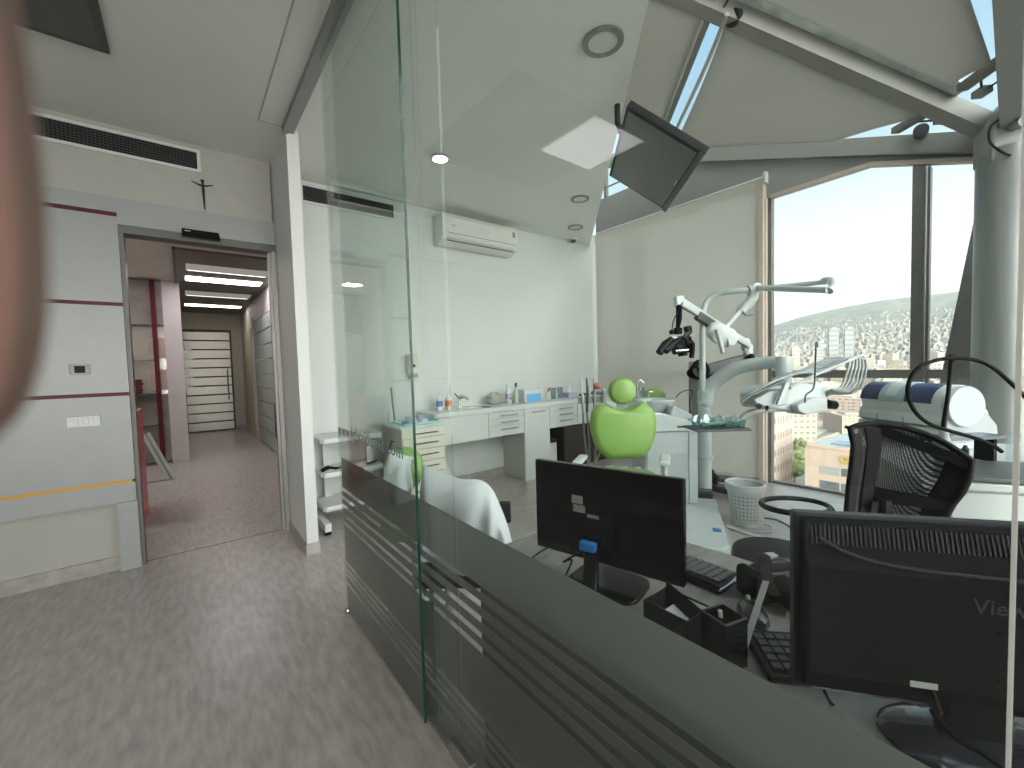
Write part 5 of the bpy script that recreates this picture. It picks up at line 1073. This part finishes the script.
def arc_shell(x0, x1, r, a0, a1, m_, name, n=16, th=.008):
    rs = []
    for k in range(2):
        x = (x0, x1)[k]; rs.append([MMc @ Vector((x, yc_+rr*math.cos(a), zc_+rr*math.sin(a))) for rr, aa in ((r, range(n+1)), (r-th, range(n, -1, -1))) for a in [a0+(a1-a0)*i/n for i in aa]])
    b = B(); b.rings(rs); return obj(name, b, m_, mc, smooth=True)
obj('drum', B().tube([MMc @ Vector((0, yc_, zc_)), MMc @ Vector((LM*.93, yc_, zc_)), MMc @ Vector((LM*.99, yc_, zc_))], [rc_, rc_, rc_*.8], 40), WPL, mc, smooth=True)
NAVY = mat('navy_plastic', (.035, .045, .12), .3)
arc_shell(.06, LM*.40, rc_+.004, .45*PI, .98*PI, NAVY, 'navy_shell'); arc_shell(LM*.72, LM*.96, rc_+.004, .45*PI, .98*PI, NAVY, 'navy_shell')
arc_shell(LM*.42, LM*.70, rc_+.010, .40*PI, 1.0*PI, mat('smoky_window', (.36, .46, .48), .12), 'viewing_window'); arc_shell(LM*.49, LM*.62, rc_+.013, .6*PI, .9*PI, mat('window_core', (.55, .60, .60), .2), 'spindle_cover')
obj('round_cover', B().tube([MMc @ Vector((-.045, yc_, zc_-.005)), MMc @ Vector((-.035, yc_, zc_-.005)), MMc @ Vector((.0, yc_, zc_-.005))], [rc_*.96, rc_, rc_], 48), mat('cover_white', (.42, .46, .48), .3), mc, smooth=True)
b = B(); b.box(-.001, -.002, .155, LM, .0, .159, MMc); b.box(LM*.40, -.002, 0, LM*.405, 0, .2, MMc); b.box(LM*.72, -.002, 0, LM*.724, 0, .2, MMc); obj('seam', b, DGREY, mc)
# glass shelf and laptop etc.
tag(obj('shelf_board', B().obox(P(958, 437, 2.45), mw, mu, UZ, .23, .06, .01), mat('dark_glass_shelf', (.10, .13, .16), .25)), 'narrow dark shelf board under the milling machine end', 'shelf')
tag(obj('shelf_bracket', B().obox(P(985, 455, 2.5), mw, mu, UZ, .01, .05, .12), BLK), 'black bracket under the narrow dark shelf', 'bracket')
lt = PX(975, 482, z=.752); la = thing('laptop', 'closed dark grey laptop on the white side table', 'laptop', (lt.x+.2, lt.y, .75))
l0, l1, l2, l3 = PX(946, 480, z=.755), PX(1030, 485, z=.755), PX(1030, 466, z=.755), PX(950, 463, z=.755)
b = B(); b.rings([[p for p in (l0, l1, l2, l3)], [p+Vector((0, 0, .022)) for p in (l0, l1, l2, l3)]]); obj('case', b, mat('laptop_grey', (.12, .125, .13), .35, .3), la, bev=.004)
hp = thing('desk_headband', 'small black ring shaped headset on the laptop edge', 'headset', P(980, 479, 2.3)); obj('ring', B().tube([P(981+6*math.cos(t*PI/8), 479+4*math.sin(t*PI/8), 2.3) for t in range(17)], .012, 8), BLK, hp, smooth=True)
pa = thing('power_adapter', 'black cable adapter hanging in front of the side table', 'adapter', P(967, 497, 2.25)); obj('box', B().obox(P(967, 496, 2.27), mw, mu, UZ, .017, .012, .035), BLK, pa, bev=.004); obj('cable', B().tube(smooth_pts([P(945, 480, 2.35), P(962, 478, 2.3), P(968, 484, 2.27), P(967, 496, 2.27), P(968, 515, 2.27)]), .006), RUB, pa)
Mt = frame_M(P(990, 513, 2.33), Vector((.55, -.83, 0)), UZ); Mt.translation = Vector((3.075, .20, .60)) - Vector((.83, .55, 0))*.012
ad = thing('table_equipment_box', 'pale equipment front with dark lettering under the table edge', 'equipment box', (3.1, .1, .4)); fp = B(); fp.obox(Vector((3.11, .13, .58)), Vector((.53, -.85, 0)).normalized(), Vector((.85, .53, 0)).normalized(), UZ, .17, .006, .12); obj('front', fp, WPL, ad, bev=.01)
text('lettering', 'AMD', .075, Mt, BLK, ad)
# little clear things by the laptop
for x_, y_, lab in ((934, 455, 'clear plastic holder standing at the foot of the cable rod'), (1005, 455, 'clear crumpled plastic bottle behind the laptop')):
    s = thing('clear_holder', lab, 'holder', P(x_, y_, 2.4)); a_ = P(x_+8, 462, 2.42); a_.z = .752
    obj('body', B().box(-.03, -.02, 0, .03, .02, .17, Matrix.Translation(a_) @ Matrix.Rotation(-.5, 4, 'Z')), CLEARP, s, bev=.008)
for k, (x_, y_) in enumerate(((955, 460), (965, 458), (978, 461), (990, 459))):
    a_ = P(x_, y_, 2.6); a_.z = .752; tag(obj('medicine_vial', B().lathe([(.001, 0), (.018, 0), (.018, .05), (.01, .06), (.01, .07), (.001, .07)], a_), (WPL, NAVY, STEEL, WPL)[k]), ('white vial nearest the cable rod behind laptop', 'navy capped vial behind the laptop', 'steel coloured vial behind the laptop', 'white vial at the right end behind the laptop')[k], 'vial')
rd = thing('cable_rod_stand', 'thin black rod holding a looped black cable beside the machine', 'cable stand', P(944, 450, 2.05)); rd.location.z = .75
obj('rod', B().tube([P(943, 430, 2.2), P(948, 395, 2.2), P(952, 358, 2.2)], [.012, .009, .012]), BLK, rd, smooth=True); obj('clamp', B().sphere(P(952, 358, 2.2), .02), BLK, rd)
hb = P(943, 440, 2.2); obj('holder', B().tube([(hb.x, hb.y, .752), (hb.x, hb.y, hb.z), P(943, 428, 2.2)], [.035, .03, .014]), mat('holder_grey', (.45, .48, .50), .3), rd, smooth=True)
lpts = [(1030, 402), (1012, 384), (992, 367), (975, 360), (952, 358), (930, 362), (915, 371), (908, 386), (909, 400), (917, 414), (930, 424), (950, 431), (975, 438), (992, 445), (1002, 452)]
obj('cable_loop', B().tube(smooth_pts([P(x, y, 2.18-.0008*(x-910)) for x, y in lpts]), .010, 8), RUB, rd, smooth=True)

# ================================================================== television
tvc = EYE + (Vector((2.158, 1.416, 2.513))-EYE)*1.2
tu = Vector((.7071, .7071, 0)); tv_ = Vector((.577, -.577, -.5786)).normalized(); tn = tu.cross(tv_)
if tn.dot(EYE-tvc) < 0: tn = -tn
MV = Matrix((tu, tv_, tn)).transposed().to_4x4(); MV.translation = tvc
tvo = thing('television', 'black flat television tilted down from the sloping ceiling edge', 'television', (tvc.x, tvc.y, tvc.z))
hw_, hh_ = .45, .2687
obj('cabinet', B().box(-hw_, -hh_, -.05, hw_, hh_, 0, MV), BLK, tvo, bev=.006)
obj('screen', B().box(-hw_+.025, -hh_+.02, 0, hw_-.025, hh_-.045, .002, MV), mat('tv_screen', (.022, .026, .026), .22, spec=.6), tvo)
obj('bottom_bezel', B().box(-hw_, hh_-.035, 0, hw_, hh_, .012, MV), mat('tv_bezel', (.03, .032, .033), .3), tvo, bev=.003)
obj('logo', B().box(-.03, hh_-.06, .002, .03, hh_-.052, .003, MV), mat('logo_silver', (.4, .4, .4), .3), tvo)
q = tvc - tn*.05; obj('bracket_plate', B().obox(q, tu, tv_, tn, .12, .10, .015), ALUD, tvo)
q = q-tv_*.22; wq = Vector((q.x-.04, q.y+.04, H)); obj('bracket_arm', B().tube([q, Vector((wq.x, wq.y, H-.12)), wq], .02), BLK, tvo)

# ================================================================== hand of the photographer (finger at the left edge)
hd_ = bpy.data.meshes.new('hand'); V = []; E_ = []; RD = []
def hv(x, y, z, r): V.append(EYE + R_*x + U_*y + F_*z); RD.append(r); return len(V)-1
w0 = hv(-.13, .15, -.14, .027); p1_ = hv(-.11, .12, -.09, .028); p2_ = hv(-.085, .10, -.05, .026); fa = hv(-.20, .10, -.30, .034)
E_ += [(w0, p1_), (p1_, p2_), (fa, w0)]
def chain(st, pts):
    a = st
    for p in pts: i = hv(*p); E_.append((a, i)); a = i
chain(p2_, [(-.062, .080, -.012, .0115), (-.046, .055, .014, .0095), (-.0395, .030, .0225, .0088), (-.0365, .012, .0225, .0086), (-.0352, .000, .0225, .0078), (-.0349, -.0055, .0225, .0045)])
chain(p2_, [(-.085, .066, -.022, .0115), (-.088, .030, -.012, .0095), (-.080, .010, -.020, .0085), (-.070, .004, -.036, .0075)])
chain(p2_, [(-.108, .062, -.030, .0110), (-.112, .026, -.022, .0092), (-.100, .006, -.030, .0085), (-.090, .004, -.046, .0072)])
chain(p2_, [(-.128, .066, -.045, .0100), (-.132, .036, -.038, .0082), (-.120, .018, -.044, .0075), (-.110, .018, -.056, .0065)])
chain(p1_, [(-.085, .085, -.100, .0130), (-.060, .052, -.090, .0110), (-.050, .025, -.070, .0100), (-.048, .008, -.055, .0080)])
cen = sum(V, Vector())/len(V); hd_.from_pydata([tuple(v-cen) for v in V], E_, [])
ho = bpy.data.objects.new('hand', hd_); COL.objects.link(ho); ho.location = cen
sk = ho.modifiers.new('skin', 'SKIN')
for i, r in enumerate(RD): hd_.skin_vertices[0].data[i].radius = (r, r); hd_.skin_vertices[0].data[i].use_root = (i == 0)
sb_ = ho.modifiers.new('sub', 'SUBSURF'); sb_.levels = 2; sb_.render_levels = 2
hd_.materials.append(mat('skin', (.36, .20, .155), .5, noise=.08, scale=120)); tag(ho, "person's hand with one fingertip blurred at the left edge of the picture", 'hand')

# ================================================================== outside: ground, hill, city
RID = [(-40, 3.0), (-20, 5.0), (3, 5.67), (8.2, 5.58), (10.5, 5.56), (13.7, 5.1), (17.2, 4.46), (19.8, 3.65), (25, 2.8), (40, 1.6), (60, 1.2)]
def ridge(az):
    for (a0, e0), (a1, e1) in zip(RID, RID[1:]):
        if az <= a1: t = max(0, (az-a0)/(a1-a0)); return e0+(e1-e0)*t
    return RID[-1][1]
from mathutils import noise as MN
def ground_z(d, az):
    rz = 7000*math.tan(math.radians(ridge(az)))
    K = [(0, -46), (900, -45), (1600, -26), (2500, 22), (3500, .19*rz), (5000, .48*rz), (6200, .83*rz), (7000, rz), (8200, .8*rz), (12000, -50)]
    for (a0, z0), (a1, z1) in zip(K, K[1:]):
        if d <= a1:
            t = (d-a0)/(a1-a0); z = z0+(z1-z0)*t; break
    else: z = -50
    if d > 1500: z += 34*min(1, (d-1500)/2500)*MN.noise(Vector((d*.0012, az*.22, 0)))*(1.0 if d < 6800 else .3)
    return z
b = B(); ds = [8, 60, 150, 300, 500, 700, 900] + [900+i*160 for i in range(1, 50)] + [9500, 11500]; azs = [-42+i*.75 for i in range(137)]
g = [[b.bm.verts.new((d*math.cos(math.radians(a)), d*math.sin(math.radians(a)), ground_z(d, a))) for a in azs] for d in ds]
for i in range(len(ds)-1):
    for j in range(len(azs)-1): b.bm.faces.new((g[i][j], g[i+1][j], g[i+1][j+1], g[i][j+1]))
gm = mat('hillside_ground', (.24, .24, .20), .9, scale=.012, detail=10, col2=(.12, .135, .10)); go = struct('ground', b, gm, smooth=True)
def bld_mat(name, c):
    def f(t, o):
        tcn = t.nodes.new('ShaderNodeTexCoord'); br = t.nodes.new('ShaderNodeTexBrick'); mp_ = t.nodes.new('ShaderNodeMapping')
        sp_ = t.nodes.new('ShaderNodeSeparateXYZ'); cb = t.nodes.new('ShaderNodeCombineXYZ'); ad_ = t.nodes.new('ShaderNodeMath'); t.links.new(tcn.outputs['Generated'], sp_.inputs[0])
        t.links.new(sp_.outputs['X'], ad_.inputs[0]); t.links.new(sp_.outputs['Y'], ad_.inputs[1]); t.links.new(ad_.outputs[0], cb.inputs['X']); t.links.new(sp_.outputs['Z'], cb.inputs['Y'])
        t.links.new(cb.outputs[0], br.inputs['Vector']); br.offset = 0; br.inputs['Scale'].default_value = 1; br.inputs['Brick Width'].default_value = .14; br.inputs['Row Height'].default_value = .12; br.inputs['Mortar Size'].default_value = .036; br.inputs['Mortar Smooth'].default_value = 0
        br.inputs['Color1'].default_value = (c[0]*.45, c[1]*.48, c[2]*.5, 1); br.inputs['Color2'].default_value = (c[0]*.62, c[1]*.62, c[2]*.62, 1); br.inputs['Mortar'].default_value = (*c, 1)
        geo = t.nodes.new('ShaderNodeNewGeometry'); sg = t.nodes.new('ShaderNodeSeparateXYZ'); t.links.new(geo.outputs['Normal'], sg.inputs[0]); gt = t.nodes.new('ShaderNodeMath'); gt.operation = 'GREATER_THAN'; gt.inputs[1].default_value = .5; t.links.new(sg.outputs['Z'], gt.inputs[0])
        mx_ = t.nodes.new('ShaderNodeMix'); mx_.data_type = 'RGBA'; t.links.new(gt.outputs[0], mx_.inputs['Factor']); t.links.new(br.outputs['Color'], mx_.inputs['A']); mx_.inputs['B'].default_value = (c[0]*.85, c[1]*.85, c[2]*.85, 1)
        p_ = t.nodes.new('ShaderNodeBsdfPrincipled'); p_.inputs['Roughness'].default_value = .8; t.links.new(mx_.outputs['Result'], p_.inputs['Base Color']); t.links.new(p_.outputs[0], o.inputs[0])
    return raw(name, f)
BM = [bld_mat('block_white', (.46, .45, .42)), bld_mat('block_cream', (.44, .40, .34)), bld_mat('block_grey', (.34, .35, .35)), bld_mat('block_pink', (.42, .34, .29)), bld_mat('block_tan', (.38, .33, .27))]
protos = []
for k in range(5):
    b = B(); b.box(-.5, -.5, 0, .5, .5, 1); b.box(-.2, -.25, 1, .15, .2, 1.07); b.box(.2, .1, 1, .42, .4, 1.05)
    if k % 2: b.box(-.56, -.3, .2, -.5, .3, .9)
    me = bpy.data.meshes.new('apartment_block'); b.bm.to_mesh(me); b.bm.free(); me.materials.append(BM[k]); protos.append(me)
random.seed(11)
def block(d, az, w_, dp, h, k, label=None, rot=None, group='apartment blocks across the city'):
    o = bpy.data.objects.new('apartment_block', protos[k]); COL.objects.link(o); a = math.radians(az)
    o.location = (d*math.cos(a), d*math.sin(a), ground_z(d, az)-1); o.scale = (dp, w_, h); o.rotation_euler.z = a+(random.uniform(-.6, .6) if rot is None else rot)
    tag(o, label or 'pale apartment block among the crowded distant city blocks', 'building', group if not label else None); return o
n_b = 0; tr_ = 0
KN = ('white', 'cream', 'grey', 'pinkish', 'tan')
spots_ = [Vector((d_*math.cos(math.radians(a_)), d_*math.sin(math.radians(a_)))) for a_, d_ in ((14.2, 1500), (12.9, 1500), (15.4, 1450), (17.6, 1200), (17.0, 700), (19.2, 900), (14.7, 430), (5.2, 1300), (18.4, 260), (21.6, 150))]
while n_b < 140:
    az = random.uniform(2.0, 20.8); d = 330*math.exp(random.uniform(0, 1.58)); 
    if 300 < d < 620 and 10 < az < 19 and random.random() < .75: continue
    xy_ = Vector((d*math.cos(math.radians(az)), d*math.sin(math.radians(az))))
    tr_ += 1
    if tr_ > 9000: break
    if any((xy_-q_).length < 33 for q_ in spots_): continue
    spots_.append(xy_)
    h = random.choice((14, 18, 22, 26, 34)) if d > 600 else random.choice((12, 15, 18, 22)); w_ = random.uniform(14, 30)
    k = random.randrange(5); o = block(d, az, w_, random.uniform(13, 24), h, k); o['label'] = '%s apartment block among the crowded city blocks below the hill' % KN[k]; o['group'] = KN[k]+' apartment blocks across the city'; n_b += 1
for az, d, w_, h, k, lab in ((14.2, 1500, 22, 105, 2, 'left one of the twin grey tower blocks below the hill'), (12.9, 1500, 20, 105, 2, 'right one of the twin grey tower blocks below the hill'), (15.4, 1450, 16, 70, 2, 'slender grey tower left of the twin towers'), (17.6, 1200, 16, 62, 1, 'tall cream tower near the left window post'), (17.0, 700, 26, 28, 1, 'sunlit ochre building above the delivery arm'), (19.2, 900, 18, 40, 0, 'white block just right of the blind edge'), (14.7, 430, 18, 20, 2, 'block with teal glass corner by the avenue'), (5.2, 1300, 22, 46, 1, 'cream tower seen in the right window pane')):
    block(d, az, w_, w_*.8, h, k, lab, .1)
# distant small houses on the slopes: nobody could count them
b = B()
for i in range(3600):
    az = random.uniform(-1, 22.5); d = 1660+3700*random.random()**1.25; a = math.radians(az); z = ground_z(d, az)
    if random.random() > 1.15-(d-1700)/4200: continue
    x, y = d*math.cos(a), d*math.sin(a); s_ = random.uniform(7, 15); r_ = random.uniform(0, 1.5)
    b.box(-s_*.6, -s_*.6, -3, s_*.6, s_*.6, random.uniform(8, 22), Matrix.Translation((x, y, z)) @ Matrix.Rotation(r_, 4, 'Z'))
hs = obj('hillside_houses', b, mat('hill_house_walls', (.40, .38, .345), .8, scale=.02, col2=(.26, .25, .24))); tag(hs, 'thousands of small pale houses covering the distant hillside', 'buildings', None, 'stuff')
# near office building
zr = -22.6
q0, q1 = PX(805, 446, z=zr), PX(860, 452.6, z=zr); du_ = (q1-q0).normalized(); q1 = q0+du_*46; back = Vector((-du_.y, du_.x, 0)); back = back if back.x > 0 else -back
ob = thing('office_building', 'salmon stone office building with flat roof and two rows of windows just below', 'building', (q0.x+20, q0.y, -46))
MOb = Matrix((du_, back, Vector((0, 0, 1)))).transposed().to_4x4(); MOb.translation = Vector((q0.x, q0.y, 0))
STONE = mat('salmon_stone', (.42, .32, .255), .8, noise=.05, scale=.5)
obj('walls', B().box(0, 0, -46, 46, 26, zr, MOb), STONE, ob); obj('roof', B().box(.5, .5, zr, 45.5, 25.5, zr+.15, MOb), mat('roof_blue_grey', (.32, .36, .38), .5, noise=.1, scale=.3), ob)
b = B(); b.box(-.2, -.2, zr, 46.2, .4, zr+.7, MOb); b.box(-.2, -.2, zr, .4, 26, zr+.7, MOb); obj('parapet', b, STONE, ob)
obj('roof_house', B().box(11.5, 4, zr, 30, 15, zr+4.6, MOb), mat('rose_plaster', (.33, .25, .21), .8), ob); obj('roof_house_top', B().box(11, 3.5, zr+4.6, 30.5, 15.5, zr+5.2, MOb), mat('pale_roof', (.42, .40, .38), .7), ob); obj('skylight', B().box(4, 6, zr+.15, 10, 12, zr+.5, MOb), mat('skylight_dark', (.16, .22, .28), .2), ob)
for r in range(5):
    for k in range(9):
        zt_ = zr-4.6-r*3.9; obj('window', B().box(3.4+k*4.6, -.12, zt_-2.0, 3.4+k*4.6+4.2, .05, zt_, MOb), mat('office_glass', (.10, .11, .115), .25, noise=.3, scale=.6) if (k+r) % 3 else mat('office_blind', (.26, .25, .24), .6), ob)
b = B()
for k in range(14): b.box(1+k*3.3, -.05, zr-4.2, 1.08+k*3.3, .01, zr, MOb)
obj('cladding_joint', b, mat('joint_brown', (.38, .27, .20), .8), ob)
eg = mat('gold_emblem', (.70, .48, .10), .35, .6)
b = B(); e0 = MOb @ Vector((9.8, -.3, zr-2.2))
for x_ in (-1.0, 1.0): b.lathe([(.55, -.15), (.95, -.15), (.95, .15), (.55, .15), (.55, -.15)], (0, 0, 0), 20, Matrix.Translation(e0+du_*x_) @ Matrix((du_, Vector((0, 0, 1)), back)).transposed().to_4x4())
b.obox(e0, du_, back, Vector((0, 0, 1)), .25, .15, 1.1); obj('emblem', b, eg, ob)
# left salmon building, road, trees
o = block(150, 21.6, 16, 16, 36, 3, 'tan pink block close below at the left edge of the window')
block(260, 18.4, 20, 16, 22, 4, 'brown block beyond the avenue trees at the left')
b = B(); rp0, rp1 = PX(776, 446, z=-45.6), PX(860, 408, z=-45.6); b.bar(rp0-(rp1-rp0)*.4, rp1+(rp1-rp0)*.8, 15, .3); r_o = obj('avenue_road', b, mat('road_pale', (.40, .35, .31), .8, noise=.1, scale=.1)); r_o['kind'] = 'structure'
me_t = None
TSP = []
def tree(x, y, z, s_):
    global me_t
    v_ = Vector((x, y))
    if any((v_-q_).length < 8 for q_ in TSP) or any((v_-q_).length < 24 for q_ in spots_): return
    TSP.append(v_)
    if me_t is None:
        me_t = []
        for k in range(3):
            b = B(); b.tube([(0, 0, 0), (0, 0, .5)], .04, 6); me = bpy.data.meshes.new('trunk'); b.bm.to_mesh(me); b.bm.free(); me.materials.append(mat('tree_bark', (.16, .12, .08), .9))
            b = B()
            for q in range(6): b.sphere((random.uniform(-.2, .2), random.uniform(-.2, .2), random.uniform(.5, .85)), random.uniform(.18, .3), (1, 1, .85), 9)
            for v in b.bm.verts: v.co += Vector((random.uniform(-.04, .04),)*3)
            m2_ = bpy.data.meshes.new('crown'); b.bm.to_mesh(m2_); b.bm.free(); m2_.materials.append(mat('tree_leaves_%d' % k, ((.12, .15, .06), (.17, .18, .08), (.09, .12, .05))[k], .9, noise=.3, scale=6)); me_t.append((me, m2_))
    k = random.randrange(3); t = thing('street_tree', 'round green tree lining the avenue below the window', 'tree', (x, y, z), 'street trees along the avenue'); t.scale = (s_, s_, s_)
    for nm, me in (('trunk', me_t[k][0]), ('crown', me_t[k][1])): c = bpy.data.objects.new(nm, me); COL.objects.link(c); c.parent = t
rdv = (rp1-rp0)
for i in range(60):
    t = random.uniform(-.35, 1.5); sd = random.choice((-1, 1)); q = rp0+rdv*t + Vector((-rdv.y, rdv.x, 0)).normalized()*sd*random.uniform(11, 26); tree(q.x, q.y, -46, random.uniform(8, 13))
for i in range(26):
    q = PX(random.uniform(786, 803), random.uniform(448, 492), z=-45); tree(q.x, q.y, -46, random.uniform(8, 12))

# ---------------------------------------------------------------- haze over the city
def _hz(t, o):
    v = t.nodes.new('ShaderNodeVolumeScatter'); v.inputs['Color'].default_value = (.42, .45, .47, 1); v.inputs['Density'].default_value = 1.1e-4; v.inputs['Anisotropy'].default_value = 0.0
    t.links.new(v.outputs[0], o.inputs['Volume'])
hz = obj('haze', B().box(1800, -3000, -80, 11000, 6500, 1300), raw('haze_volume', _hz)); tag(hz, 'pale haze lying over the distant city and hill', 'haze', None, 'stuff')
